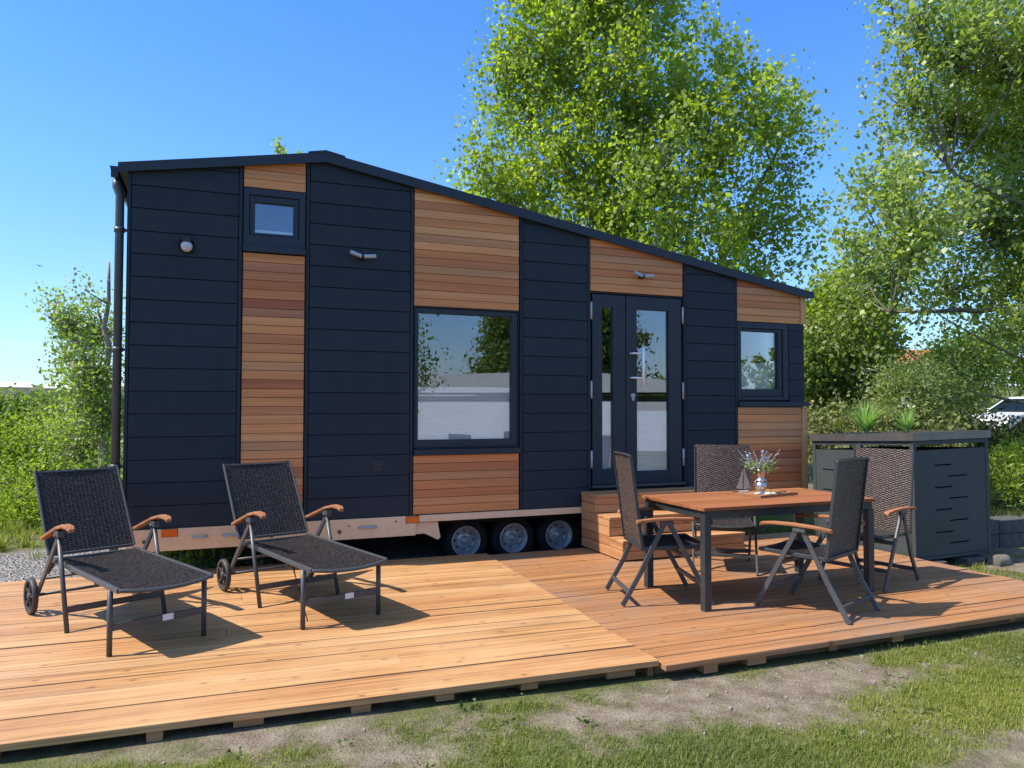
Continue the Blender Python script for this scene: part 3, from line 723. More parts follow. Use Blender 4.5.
def make_chair():
    r = empty('folding_chair', (0, 0, 0)); W = .245; X = .274
    def bow(x, y): k = 1-(x/W)**2; return x, y, -.014*k-.012*np.sin(np.pi*np.clip(y/.5, 0, 1))
    v, f = weave(2*W-.01, .50, 18, 50, bow); v = place(v, (0, -.175, .418), (1, 0, 0), (0, 1, .02)); fast_mesh('seat', v, f, M['rattan'], r, True)
    m = MB()
    for s in (-1, 1): m.bar((s*W, -.19, .412), (s*W, .325, .424), .022, .028)
    m.tube([(-W, .325, .424), (-W*.5, .340, .412), (0, .345, .408), (W*.5, .340, .412), (W, .325, .424)], .014, 8); m.bar((-W, -.17, .405), (W, -.17, .405), .022, .022)
    m.build('seat_frame', M['anthracite'], r, bevel=.004)
    a, b = Vector((0, -.182, .415)), Vector((0, -.268, 1.108)); L = (b-a).length
    def bow2(x, y): k = 1-(x/.26)**2; return x, y, .018*k
    v, f = weave(.508, L+.006, 19, 70, bow2); v = place(v, tuple(a), (-1, 0, 0), tuple(b-a)); fast_mesh('backrest', v, f, M['rattan_brown'], r, True)
    m = MB()
    for s in (-1, 1): m.bar(a+Vector((s*.255, 0, 0)), b+Vector((s*.255, 0, 0)), .013, .024, (0, 1, 0))
    m.tube([b+Vector((.255*t, .016*(1-t*t)-.004, -.004)) for t in (-1, -.6, -.2, .2, .6, 1)], .007, 6); m.bar(a-Vector((.255, 0, 0)), a+Vector((.255, 0, 0)), .02, .02)
    m.build('backrest_frame', M['anthracite'], r, bevel=.003)
    for s in (-1, 1):
        m = MB(); m.bar((s*X, .345, 0), (s*X, .022, .598), .020, .036, (0, 1, 0)); m.build('leg', M['leg_metal'], r, bevel=.004)
        m = MB(); m.bar((s*(X-.024), -.335, .0), (s*(X-.024), -.20, .23), .020, .036, (0, 1, 0)); m.bar((s*(X-.024), -.20, .23), (s*(X-.004), -.022, .598), .020, .036, (0, 1, 0)); m.build('leg', M['leg_metal'], r, bevel=.004)
        m = MB(); m.box(s*X-.018, s*X+.018, -.05, .05, .585, .622); m.tube([(s*(X-.032), 0, .597), (s*(X+.024), 0, .597)], .014, 10); m.build('hinge_bracket', M['leg_metal'], r, bevel=.008)
        m = MB(); pts = [(.300, .622), (.285, .634), (.20, .645), (.05, .650), (-.10, .645), (-.225, .632), (-.235, .625)]; n = len(pts); vs = []
        for i, (y, z) in enumerate(pts):
            w = (.016, .023, .025, .024, .022, .020, .014)[i]
            vs += [(s*(X+.004)-w, y, z-.024), (s*(X+.004)+w, y, z-.024), (s*(X+.004)+w, y, z), (s*(X+.004)-w, y, z)]
        m.add(vs, [(0, 1, 2, 3), (n*4-1, n*4-2, n*4-3, n*4-4)] + [(4*i+k, 4*i+4+k, 4*i+4+(k+1) % 4, 4*i+(k+1) % 4) for i in range(n-1) for k in range(4)])
        ar = m.build('armrest', M['arm'], r, bevel=.006)
        m = MB(); m.lathe([(.001, -.004), (.007, -.003), (.007, .004)], (s*(X+.004)+.021, -.19, .62), 'x', 8); m.build('bolt', M['silver'], ar)
    m = MB(); m.bar((-X, .262, .150), (X, .262, .150), .020, .032); m.build('crossbar', M['leg_metal'], r, bevel=.003)
    m = MB(); m.bar((-X+.02, -.283, .095), (X-.02, -.283, .095), .018, .034); m.build('crossbar', M['leg_metal'], r, bevel=.003)
    m = MB(); m.bar((-X, .13, .36), (X, .13, .36), .018, .03); m.build('crossbar', M['leg_metal'], r, bevel=.003)
    return r
CH = [((3.185, 5.05), (.965, -.26), 'high-backed folding chair at the table end by the wooden steps, back towards the loungers'),
      ((4.39, 5.80), (-.574, -.819), 'folding chair behind the table in front of the cedar panel, woven back facing the viewer'),
      ((4.12, 4.34), (-.37, .93), 'folding chair on the near side of the table, its dark back turned to the viewer'),
      ((5.22, 4.885), (-.953, -.303), 'folding chair in front of the grey bin store, sunlit woven back facing the viewer')]
c0 = make_chair()
for i, ((x, y), f, lab) in enumerate(CH):
    c = c0 if i == 0 else copy_tree(c0)
    tag(c, lab, 'chair', 'folding chairs round the dining table')
    c.location = (x, y, -.008 if i else .0); c.rotation_euler.z = math.atan2(-f[0], f[1])

# ================================================================== TABLE AND WHAT STANDS ON IT
TO = (4.095, 4.97, -.009)
tbl = empty('dining_table', TO, 0, 'reddish hardwood slatted dining table on a dark square metal frame', 'table')
TX, TY = .825, .43
m = MB(); n = 9; w = 2*TY/n
for i in range(n): m.box(-TX, TX, -TY+i*w+.0015, -TY+(i+1)*w-.0015, .724, .749)
m.build('tabletop', M['table'], tbl, bevel=.002)
m = MB()
for s in (-1, 1): m.box(-TX+.02, TX-.02, s*(TY-.038)-.018, s*(TY-.038)+.018, .664, .722); m.box(s*(TX-.038)-.018, s*(TX-.038)+.018, -TY+.058, TY-.058, .664, .722)
m.build('apron', M['anthracite'], tbl, bevel=.002)
for sx in (-1, 1):
    for sy in (-1, 1):
        x, y = sx*(TX-.04), sy*(TY-.04); MB().box(x-.029, x+.029, y-.029, y+.029, 0, .663).build('leg', M['anthracite'], tbl, bevel=.003)
ZT = TO[2]+.7495
tray = empty('serving_tray', (4.25, 5.085, ZT), rad(12), 'small flat wooden tray on the table carrying the vase and the boat', 'tray')
m = MB(); m.box(-.24, .24, -.17, .17, .0, .010); m.build('base', M['deckend'], tray, bevel=.003)
m = MB(); frame_ring2 = [(-.24, .24, -.17, -.158), (-.24, .24, .158, .17), (-.24, -.228, -.157, .157), (.228, .24, -.157, .157)]
for a, b, c_, d in frame_ring2: m.box(a, b, c_, d, .0102, .020)
m.build('rim', M['arm'], tray)
vz = ZT+.0105
vase = empty('silver_vase', (4.222, 5.075, vz), 0, 'shiny silver goblet shaped vase on the tray, holding the lavender', 'vase')
MB().lathe([(.001, 0), (.038, 0), (.040, .006), (.026, .014), (.030, .024), (.044, .04), (.050, .062), (.046, .082), (.030, .096), (.026, .102), (.046, .110), (.047, .115), (.030, .121), (.030, .135), (.036, .160), (.042, .185), (.046, .200), (.042, .200), (.034, .168), (.026, .135), (.001, .13)], (0, 0, 0), 'z', 28).build('body', M['silver'], vase)
hv = MB()
for s in (-1, 1): hv.tube([(s*.044, 0, .112), (s*.058, 0, .100), (s*.060, 0, .08), (s*.048, 0, .066)], .004, 6)
hv.build('handle', M['silver'], vase)
lav = empty('lavender_bunch', (4.222, 5.075, vz+.15), 0, 'bunch of pale lavender and grey-green sprigs standing in the silver vase', 'flowers')
st = MB(); lc = []; gc = []
for k in range(56):
    a = RNG.random()*6.283; lean = .04+.16*RNG.random()**.8; h = .08+.13*RNG.random(); green = RNG.random() < .68
    if green: h *= .8; lean *= .95
    p0 = Vector((.012*math.cos(a), .012*math.sin(a), -.01)); p1 = Vector((lean*math.cos(a)-.03, lean*math.sin(a), h)); pm = p0.lerp(p1, .5)+Vector((0, 0, .02))
    st.tube([p0, pm, p1], [.0016, .0014, .001], 4, False)
    for q in range(22 if not green else 16):
        t = (.62 if not green else .3)+.4*RNG.random(); p = pm.lerp(p1, (t-.5)*2) if t > .5 else p0.lerp(pm, t*2)
        (gc if green else lc).append(np.array(p)+RNG.normal(size=3)*.005)
st.build('stems', M['sage'], lav); leaves('blooms', np.array(lc), .014, M['lavender'], lav, .6, -.2); leaves('sprigs', np.array(gc), .030, M['sage'], lav, .4, -.4)
bo = empty('toy_sailboat', (4.135, 5.19, vz), rad(-18), 'little grey sailboat ornament standing on the tray beside the vase', 'ornament')
h = MB(); h.add([(-.045, 0, .012), (-.03, -.014, .012), (.03, -.014, .012), (.05, 0, .014), (.03, .014, .012), (-.03, .014, .012), (-.036, 0, 0), (-.025, -.009, 0), (.025, -.009, 0), (.036, 0, 0), (.025, .009, 0), (-.025, .009, 0)], [(0, 1, 2, 3, 4, 5), (11, 10, 9, 8, 7, 6)]+[(i, 6+i, 6+(i+1) % 6, (i+1) % 6) for i in range(6)]); h.build('hull', M['white'], bo)
h = MB(); h.tube([(0, 0, .012), (0, 0, .195)], .0022, 6); h.build('mast', M['leg_metal'], bo)
for pts in ([(.004, .028), (.066, .032), (.010, .205)], [(-.004, .03), (-.058, .034), (-.004, .185)]):
    h = MB(); h.prism(pts if pts[1][0] > 0 else pts[::-1], -.0015, .0015); h.build('sail', M['sail'] if 'sail' in M else M.setdefault('sail', m_plain('driftwood_grey', (.30, .27, .25), .7, 0, .3, .2, 30)), bo)
for k, (x, y, s, lab) in enumerate([(4.215, 4.975, .030, 'pale yellow shell lying at the near rim of the tray'), (4.275, 4.985, .026, 'cream pebble beside the foot of the silver vase'), (4.15, 5.03, .022, 'small white stone in front of the sailboat hull')]):
    bm = bmesh.new(); bmesh.ops.create_icosphere(bm, subdivisions=2, radius=s)
    for v in bm.verts: v.co.z = max(-.2*s, v.co.z*.6)+.2*s; v.co.x *= 1.2+.2*math.sin(9*v.co.y/s)
    me = bpy.data.meshes.new('pebble'); bm.to_mesh(me); bm.free(); me.polygons.foreach_set('use_smooth', [True]*len(me.polygons)); me.materials.append(M.setdefault('shell', m_plain('shell_cream', (.62, .55, .38), .5, 0, .4, .15, 40)))
    o = bpy.data.objects.new('pebble', me); C.objects.link(o); o.location = (x, y, vz); tag(o, lab, 'pebble', 'shells and pebbles on the tray')

# ================================================================== BIN STORE
BO = (6.45, 5.47, -.15)
bn = empty('bin_store', BO, 0, 'dark grey metal bin store with slotted panels and a steel planter tray roof', 'bin store')
bn.rotation_euler = (0, rad(-1.0), 0)
BX, BY, BZ = 1.07, 1.36, 1.375
m = MB(); T = .045
for x in (0, BX-T):
    for y in (0, BY-T): m.box(x, x+T, y, y+T, .085, BZ-.088)
m.box(0, T, BY/2-T/2, BY/2+T/2, .09, BZ-.088)
for y0, y1 in ((0, T), (BY-T, BY)): m.box(T, BX-T, y0+.002, y1-.002, BZ-.132, BZ-.09); m.box(T, BX-T, y0+.002, y1-.002, .09, .12)
for x0, x1 in ((0, T), (BX-T, BX)): m.box(x0+.002, x1-.002, T, BY-T, BZ-.132, BZ-.09)
m.build('frame', M['bin'], bn, bevel=.003)
def slotted(mb, plane, u0, u1, z0, z1, slots, t=.012, off=.004):
    """sheet with real slots, cut as strips"""
    us = sorted({u0, u1, *[v for s in slots for v in s[:2]]}); 
    for a, b in zip(us[:-1], us[1:]):
        zs = sorted({z0, z1, *[v for s in slots if s[0] < (a+b)/2 < s[1] for v in s[2:]]})
        for c, d in zip(zs[:-1], zs[1:]):
            if any(s[0] < (a+b)/2 < s[1] and s[2] < (c+d)/2 < s[3] for s in slots): continue
            if plane == 'y': mb.box(a, b, off, off+t, c, d)
            else: mb.box(off, off+t, a, b, c, d)
    return mb
fs = []
for k in range(8):
    z = .235+.113*k; fs.append((.29, .53, z, z+.014) if k % 2 else (.48, .75, z-.004, z+.010))
fp = slotted(MB(), 'y', T+.004, BX-T-.004, .125, BZ-.185, fs); fp.build('panel', M['bin'], bn)
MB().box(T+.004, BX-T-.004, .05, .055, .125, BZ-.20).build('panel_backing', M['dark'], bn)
slotted(MB(), 'y', T+.004, BX-T-.004, .125, BZ-.185, [], off=BY-.02).build('panel', M['bin'], bn)
MB().box(BX-.018, BX-.006, T+.004, BY-T-.004, .125, BZ-.185).build('panel', M['bin'], bn)
for y0, y1 in ((T+.005, BY/2-T/2-.005), (BY/2+T/2+.005, BY-T-.005)):
    ss = []
    for k in range(8):
        z = .235+.113*k; ss.append((y0+.10, y0+.32, z, z+.014) if k % 2 else (y0+.28, y0+.50, z-.004, z+.010))
    d = slotted(MB(), 'x', y0, y1, .125, BZ-.185, ss, off=.002).build('door', M['bin'], bn)
    MB().tube([(-.022, y0+.05, .80), (-.022, y0+.05, .95)], .008, 8).build('handle', M['silver'], d)
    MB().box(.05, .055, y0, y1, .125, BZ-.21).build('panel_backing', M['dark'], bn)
m = MB(); E_ = .02
for a in ((-E_, BX+E_, -E_, -E_+.006), (-E_, BX+E_, BY+E_-.006, BY+E_), (-E_, -E_+.006, -E_+.006, BY+E_-.006), (BX+E_-.006, BX+E_, -E_+.006, BY+E_-.006)): m.box(*a, BZ-.086, BZ-.008)
tr_ = m.build('planter_tray', M['bin_rim'], bn)
MB().box(-E_+.008, BX+E_-.008, -E_+.008, BY+E_-.008, BZ-.084, BZ-.025).build('planting_soil', M.setdefault('soil', m_plain('planting_soil', (.05, .038, .025), .95, 0, .1, .4, 20, .6)), tr_)
for o in [c for c in bn.children] + [g for c in bn.children for g in c.children]:
    for v in o.data.vertices:
        if v.co.z > .95: v.co.z -= v.co.y*.042
def spiky(loc, n, h, label, flowers=0):
    r = empty('tufted_plant', loc, 0, label, 'plant', 'green tufts in the planter tray'); m = MB()
    for k in range(n):
        a = RNG.random()*6.283; ln = h*(.35+.65*RNG.random()); lean = .2+1.0*RNG.random(); w = .007+.005*RNG.random()
        d = Vector((math.cos(a), math.sin(a), 0)); s = Vector((-d.y, d.x, 0)); p = []
        for i in range(5):
            t = i/4; q = d*(.02+lean*ln*t*t*.8)+Vector((0, 0, ln*(t-.25*lean*t*t))); ww = w*(1-t*.92); p += [q-s*ww, q+s*ww]
        m.add(p, [(2*i, 2*i+1, 2*i+3, 2*i+2) for i in range(4)])
    m.build('blades', M['fern'], r)
    if flowers: leaves('blossom', np.array([(RNG.normal()*.05, RNG.normal()*.05, h*(.7+.3*RNG.random())) for _ in range(flowers)]), .03, M['blossom'], r, 1)
BZt = BO[2]+BZ-.03
spiky((6.60, 6.22, BZt-.03), 150, .50, 'arching green tuft in the planter tray, towards the house end')
spiky((6.62, 5.72, BZt), 90, .38, 'upright green tuft in the planter tray, nearer the front corner', 14)

# ================================================================== GROUND
from mathutils import noise as mnoise
def fbm(x, y, s, o=0):
    return sum(mnoise.noise(Vector((x*s*2**k+o, y*s*2**k-o, 3.7*k)))/2**k for k in range(4))
def sstep(a, b, x): 
    t = min(1, max(0, (x-a)/(b-a))); return t*t*(3-2*t)
def gz(x, y):
    r = math.hypot(x, y-7)
    z = -.082 - .045*sstep(.2, 4.6, x) - .03*sstep(4.2, 6.5, y)*(1-sstep(6.3, 7.5, x)) 
    if r < 25: z += .018*fbm(x, y, .9) if (y < 3.66 or x > 6.6) else .004*fbm(x, y, 2)
    if y > 0: z += max(0, r-14)*.034*(1 if r < 240 else 240/r)
    return z
def gravel(x, y):   # loose gravel yard and the ground under the trailer
    if 4.3 < y < 9.9 and -.9 < x < 6.3: return 1.0
    return sstep(9.7, 9.2, y+.5*fbm(x, y, .6))*sstep(6.2, 7.0, y)*sstep(2.0, .5, x)
def grassy(x, y):
    n = fbm(x, y*1.5, .75, 4.1)+.65*fbm(x, y, 2.6, 9)+.45*fbm(x, y, 9, 2)
    if y < 4.4 and x < 8:
        d = 3.72-y
        b = .36 - .66*sstep(.4, 1.6, x)*sstep(4.0, 2.7, x)*sstep(.80, .30, d)*sstep(.0, .10, d) + .22*sstep(.45, .9, d) + .25*sstep(3.4, 4.8, x) + .22*sstep(1.0, .3, x)
        return sstep(-.55, .75, 1.15*n+b)
    path = abs(y-(4.2+.12*x)+.4*fbm(x, y, .3))
    return sstep(-.5, .1, n+.45-.9*sstep(.7, .2, path)*sstep(6.5, 7.5, x))*(1-gravel(x, y))
def axis(lo, hi, core0, core1, step, far=26):
    a = list(np.arange(core0, core1, step)); s = step; v = core1
    while v < hi: a.append(v); s *= 1.16; v += s
    a.append(hi); s = step; v = core0; b = []
    while v > lo: s *= 1.16; v -= s; b.append(max(v, lo))
    return np.array(sorted(set(b)))[:].tolist() + a
gx = axis(-420, 420, -2.6, 9.5, .075); gy = axis(-420, 420, 2.3, 9.9, .075)
nx, ny = len(gx), len(gy)
gv = np.array([(x, y, gz(x, y)) for y in gy for x in gx])
i = (np.arange(ny-1)[:, None]*nx+np.arange(nx-1)[None]).ravel()
def m_ground():
    t = NT('soil_and_turf'); at_ = t.n('ShaderNodeAttribute', attribute_name='turf'); ag = t.n('ShaderNodeAttribute', attribute_name='gravel')
    c = t.coord(); n1 = t.noise(c.outputs[0], 7, 6, .65); n2 = t.noise(c.outputs[0], 70, 4, .6); n3 = t.noise(c.outputs[0], 1.1, 4)
    soil = t.ramp(n1.outputs['Fac'], [(.3, (.14, .108, .076)), (.5, (.235, .188, .138)), (.72, (.33, .278, .21))]).outputs[0]
    soil = t.mix(.55, soil, t.ramp(n2.outputs['Fac'], [(.3, (.55, .55, .55)), (.65, (1.1, 1.1, 1.1))]).outputs[0], 'MULTIPLY')
    turf = t.ramp(n1.outputs['Fac'], [(.3, (.055, .075, .018)), (.55, (.10, .125, .030)), (.75, (.17, .16, .06))]).outputs[0]
    turf = t.mix(.6, turf, t.ramp(n3.outputs['Fac'], [(.3, (.7, .75, .7)), (.7, (1.3, 1.2, 1.1))]).outputs[0], 'MULTIPLY')
    col = t.mix(t.math('MULTIPLY', at_.outputs['Fac'], .82), soil, turf)
    vo = t.n('ShaderNodeTexVoronoi'); vo.inputs['Scale'].default_value = 42; t.l(c.outputs[0], vo.inputs['Vector'])
    gr = t.ramp(vo.outputs['Color'], [(.1, (.24, .215, .20)), (.5, (.45, .41, .385)), (.9, (.62, .58, .55))]).outputs[0]
    gr = t.mix(t.ramp(vo.outputs['Distance'], [(.3, (0, 0, 0)), (.75, (1, 1, 1))]).outputs[0], gr, (.10, .09, .085))
    col = t.mix(ag.outputs['Fac'], col, gr)
    h = t.math('ADD', n2.outputs['Fac'], t.math('MULTIPLY', n1.outputs['Fac'], 1.5))
    h = t.math('SUBTRACT', h, t.math('MULTIPLY', t.math('MULTIPLY', vo.outputs['Distance'], 2.0), ag.outputs['Fac']))
    t.principled(col, .95, 0, .1, t.bump(h, .9, .02)); return t.m
M['ground'] = m_ground()
g = fast_mesh('ground', gv, np.stack([i, i+1, i+1+nx, i+nx], 1), M['ground'], None, True)
for nm, fn in (('turf', grassy), ('gravel', gravel)):
    a = g.data.attributes.new(nm, 'FLOAT', 'POINT'); a.data.foreach_set('value', np.array([fn(x, y) if math.hypot(x, y) < 60 else (1. if nm == 'turf' else 0.) for y in gy for x in gx], dtype=np.float32))
tag(g, kind='structure')

def blades(name, boxes, label):
    vs = []; 
    for x0, x1, y0, y1, n, h, w in boxes:
        for _ in range(n//12):
            x_, y_ = RNG.uniform(x0, x1), RNG.uniform(y0, y1)
            if y_ > 3.66 and -3.3 < x_ < 6.42 and y_ < 7.3: continue
            k = grassy(x_, y_)
            if RNG.random() > k*k+.02: continue
            th = h*(.45+.85*RNG.random()**1.6)*(.6+.55*k); sp_ = RNG.uniform(.010, .045)
            for x, y in RNG.normal(size=(RNG.integers(4, 22), 2))*sp_+(x_, y_):
                hh = th*(.5+.7*RNG.random()); a = RNG.random()*6.283; ca, sa = math.cos(a), math.sin(a); b = RNG.normal()*.62; z = gz(x, y)-.004
                lx, ly = -sa*b*hh, ca*b*hh; ww = w*(.6+.8*RNG.random())
                vs += [(x-ca*ww, y-sa*ww, z), (x+ca*ww, y+sa*ww, z), (x+lx*.45+ca*ww*.7, y+ly*.45+sa*ww*.7, z+hh*.6), (x+lx*.45-ca*ww*.7, y+ly*.45-sa*ww*.7, z+hh*.6), (x+lx*1.3, y+ly*1.3, z+hh*max(.5, 1-.3*abs(b)))]
    v = np.array(vs); n = len(v)//5; i = np.arange(n)[:, None]*5
    f = np.concatenate([i+[[0, 1, 2]], i+[[0, 2, 3]], i+[[3, 2, 4]]], 1).reshape(-1, 3)
    return tag(fast_mesh(name, v, f, M['grass']), label, None, None, 'stuff')
blades('grass', [(-1.3, 6.9, 2.45, 3.74, 400000, .031, .0019), (6.4, 13, 3.4, 9.5, 30000, .055, .0035), (6.4, 8.2, 3.4, 5.5, 9000, .045, .0025), (-9, -1, 8.6, 11.5, 9000, .16, .006)], 'patchy short grass growing through the sandy soil')
# dry straw and dead blades lying on the soil
sv = []
for _ in range(5200):
    x, y = RNG.uniform(-1.3, 6.8), RNG.uniform(2.5, 3.72); a = RNG.random()*6.283; L = RNG.uniform(.008, .035); ca, sa = math.cos(a)*L, math.sin(a)*L; z = gz(x, y)+.003; q = .0011
    sv += [(x-ca, y-sa, z), (x+sa/L*q, y-ca/L*q, z+.004), (x+ca, y+sa, z+RNG.uniform(0, .008)), (x-sa/L*q, y+ca/L*q, z+.004)]
sv = np.array(sv); i = np.arange(len(sv)//4)[:, None]*4
M['straw'] = m_leaf('dry_straw', [(.30,.24,.15),(.42,.36,.24),(.22,.17,.11)], .2, .7, .02)
tag(fast_mesh('straw', sv, i+np.array([[0, 1, 2, 3]]), M['straw']), 'bits of dry straw lying on the sandy soil', None, None, 'stuff')
# low broad-leaved weeds among the grass
cl = []
for _ in range(110):
    x, y = RNG.uniform(-1.2, 6.5), RNG.uniform(2.6, 3.72)
    if RNG.random() > .25+.6*grassy(x, y): continue
    k = RNG.integers(8, 26); s = RNG.uniform(.02, .065)
    for _ in range(k):
        dx, dy = RNG.normal(size=2)*s; cl.append((x+dx, y+dy, gz(x+dx, y+dy)+.008+.02*RNG.random()))
tag(leaves('weeds', np.array(cl), .024, M['weedleaf'], None, .55, -.15), 'small broad-leaved weeds scattered in the foreground turf', None, None, 'stuff')
sv = []; sf = []
for k in range(260):
    if k < 150: x, y = RNG.uniform(-1, 6.6), RNG.uniform(2.7, 3.68)
    else: x, y = RNG.uniform(3.4, 6.6), RNG.uniform(3.45, 3.68)
    s = RNG.uniform(.004, .013)*(1.5 if RNG.random() < .08 else 1); z = gz(x, y); n = len(sv)
    q = RNG.uniform(.7, 1.3, size=6)
    sv += [(x+s*q[0], y, z+.3*s), (x, y+s*q[1], z+.3*s), (x-s*q[2], y, z+.3*s), (x, y-s*q[3], z+.3*s), (x, y, z+s*q[4]), (x, y, z-s)]
    sf += [(n, n+1, n+4), (n+1, n+2, n+4), (n+2, n+3, n+4), (n+3, n, n+4), (n+1, n, n+5), (n+2, n+1, n+5), (n+3, n+2, n+5), (n, n+3, n+5)]
tag(fast_mesh('stones', np.array(sv), np.array(sf), m_plain('pale_stones', (.26, .235, .205), .9, 0, .2, .35, 30)), 'small pale stones lying in the sandy soil', None, None, 'stuff')

# concrete blocks beside the bin store
def block(x, y, z, sx, sy, sz, rz, label):
    m = MB(); m.box(-sx, sx, -sy, sy, 0, sz)
    o = m.build('concrete_block', M['stone'], None, bevel=.012); o.location = (x, y, z); o.rotation_euler.z = rz
    return tag(o, label, 'block', 'concrete blocks beside the bin store')
block(7.95, 5.98, -.14, .26, .12, .17, .1, 'concrete block at the bottom of the stack right of the bin store, nearer end')
block(8.49, 6.02, -.14, .26, .12, .17, .05, 'bottom concrete block of the stack, cut off by the right edge')
block(7.97, 5.99, .033, .26, .12, .16, .12, 'concrete block lying on top of the stack right of the bin store')
block(8.50, 6.02, .033, .25, .12, .16, .0, 'concrete block on top of the stack at the right edge of the photo')
for x, lab in ((6.62, 'paving slab wedged under the near corner of the bin store'), (7.25, 'paving slab under the right end of the bin store front')):
    m = MB(); m.box(-.17, .17, -.10, .10, -.03, .084); o = m.build('paving_slab', M['stone'], None, bevel=.006); o.location = (x, 5.50, -.151); tag(o, lab, 'slab', 'slabs under the bin store')
m = MB(); m.lathe([(.001, -.10), (.062, -.10), (.070, -.09), (.073, 0), (.068, .09), (.06, .10), (.001, .10)], (0, 0, .055), 'x', 16); o = m.build('log_piece', M['log']); o.location = (7.44, 5.33, -.155); o.rotation_euler.z = rad(5); tag(o, 'short weathered log lying at the foot of the bin store corner', 'log')

# ================================================================== TREES AND SHRUBS
def S(lst, D, jit=1.0, dens=1.0):
    out = []
    for q in lst:
        px, py, r = q[:3]; w = q[3] if len(q) > 3 else dens; d = D + RNG.uniform(-1, 1)*jit
        out.append((at(px, py, d), r*d/F_PX, w))
    return out
def ground_at(px, D):
    p = at(px, 407, D); p.z = gz(p.x, p.y)-.03; return p
# big poplar clump behind the house
D = 17.5; b0 = ground_at(640, D)
sp = S([(500,190,46),(478,165,26,.8),(520,105,48),(548,45,52),(505,60,34,.8),(560,150,62),(598,70,62),(585,5,60),(640,10,55),(630,110,62),(645,170,66),(530,-20,45),(620,-60,60),(560,-70,55),(690,100,52,.9),(680,55,28,.8),(720,140,58,.85),(722,60,26,.9),(718,25,15,.9),(765,105,44,.8),(796,115,22,.8),(772,75,16,.8),(796,165,32,.6),(816,132,12,.6),(786,225,32,.45),(806,205,16,.45),(740,215,58,.7),(670,235,66,.9),(600,225,66),(545,225,48),(470,205,18,.6),(800,262,22,.4),(765,265,36,.5),(720,275,40,.8),(640,275,45,.9)], D, 1.7)
tr = []
for px, lean, top in ((655, 560, -60), (640, 620, -80), (660, 722, 45), (648, 680, 70), (668, 800, 110)):
    q = ground_at(px, D+RNG.uniform(-.4, .4)); q.z = b0.z; mid = at(px+(lean-px)*.45, 240, D); tr.append([q, q.lerp(mid, .5), mid, at(lean, top, D+RNG.uniform(-.8, .8))])
tree('poplar_tree', 'tall many-stemmed bright green poplar rising behind the house roof', 'tree', b0, tr, sp, 'poplar', 70000, .098, 'bark_pale', .30, 46, .40, .13, limb=.8)
# big overhanging tree on the right
D = 12.5; b1 = ground_at(1150, D)
sp = S([(918,15,34,.8),(890,-10,22,.7),(960,40,58),(1030,50,75),(908,95,34,.8),(876,120,14,.6),(950,118,58),(1020,140,70),(892,185,42,.9),(860,196,18,.7),(860,238,30,.8),(846,275,20,.6),(915,225,58),(990,225,62),(1050,230,60),(885,275,44,.8),(945,285,44,.55),(1010,285,50,.6),(1100,120,90),(1090,20,90),(1100,240,80),(990,-30,60),(928,308,22,.35),(985,325,36,.35),(862,312,20,.45),(1050,320,50,.5),(1060,350,30,.3)], D, 1.5)
b1z = b1.z
tr = [[b1, at(1140, 300, D), at(1090, 60, D), at(1060, -160, D)], [b1.copy(), at(1120, 330, D-.3), at(1020, 205, D-.4), at(950, 170, D-.5)], [b1.copy(), at(1110, 350, D+.3), at(1000, 310, D+.2), at(890, 312, D)]]
tree('aspen_tree', 'large grey-green leaved tree whose branches hang in from the right edge', 'tree', b1, tr, sp, 'aspen', 74000, .072, 'bark_grey', .25, 40, -.12, .10, limb=.45)
# small broken tree at the left corner of the house
D = 11.0; b2 = ground_at(106, D)
sp = S([(70,322,22,.9),(92,332,28,1.2),(97,300,14,.6),(60,318,10,.5),(90,372,32),(68,358,18,.7),(100,410,32),(84,440,34),(58,300,5,.6),(88,292,8,.6)], D, .5)
tree('broken_tree', 'snapped tree with white peeling bark and sparse leaves beside the house drainpipe', 'tree', b2, [[b2, at(102, 470, D), at(107, 370, D), at(109, 262, D)], [at(104, 420, D), at(90, 352, D), at(62, 330, D-.2), at(50, 318, D-.3)]], sp, 'aspen', 11000, .046, 'bark_white', .15, 26, .3, .10, tscale=(1, .4))
o = at(70, 422, 10.8)
# little tree top just over the ridge
D = 22; b3 = ground_at(285, D)
tree('young_tree', 'young tree whose leafy tip just shows over the left roof slope', 'tree', b3, [[b3, at(288, 300, D), at(283, 146, D)]], S([(282,153,7),(277,147,5),(290,165,9),(285,190,14),(280,230,20)], D, .2), 'aspen', 700, .12, 'bark_dark', .15, 20, .5, .06)

def B(name, label, px, D, lst, leaf, n, size, **k):
    b = ground_at(px, D); b.z += .0; return bush(name, label, 'shrub', b, [(at(x, y, D+RNG.uniform(-.5, .5)), r*D/F_PX) for x, y, r in lst], leaf, n, size, **k)
GR = 'shrubs beyond the bin store'
B('elder_shrub', 'dark elder shrub with flat cream flower heads right behind the house corner', 850, 14, [(845,352,40),(818,385,30),(870,368,27),(868,400,30),(832,402,30),(812,350,28),(855,385,34)], 'elder', 17000, .085, group=GR, flowers=('blossom', .11))
B('sunlit_shrub', 'yellow-green sunlit shrub above the elder at the right end of the roof', 840, 15.5, [(835,298,28),(862,318,28),(815,325,26),(850,282,16),(880,322,16),(830,345,30),(870,345,30)], 'yellowgreen', 13000, .088, group=GR)
B('willow_shrub', 'pale grey-green willow shrub behind the middle of the bin store', 910, 12.2, [(905,398,28),(930,385,26),(888,412,20),(955,400,24),(925,412,26),(895,385,16)], 'willow', 11000, .065, group=GR, aspect=.42)
B('tall_shrub', 'tall dark green shrub below the hanging branches, left of the white car', 950, 20, [(942,374,28),(958,354,24),(976,362,24),(926,388,22),(960,385,24)], 'shrub', 12000, .09, group=GR)
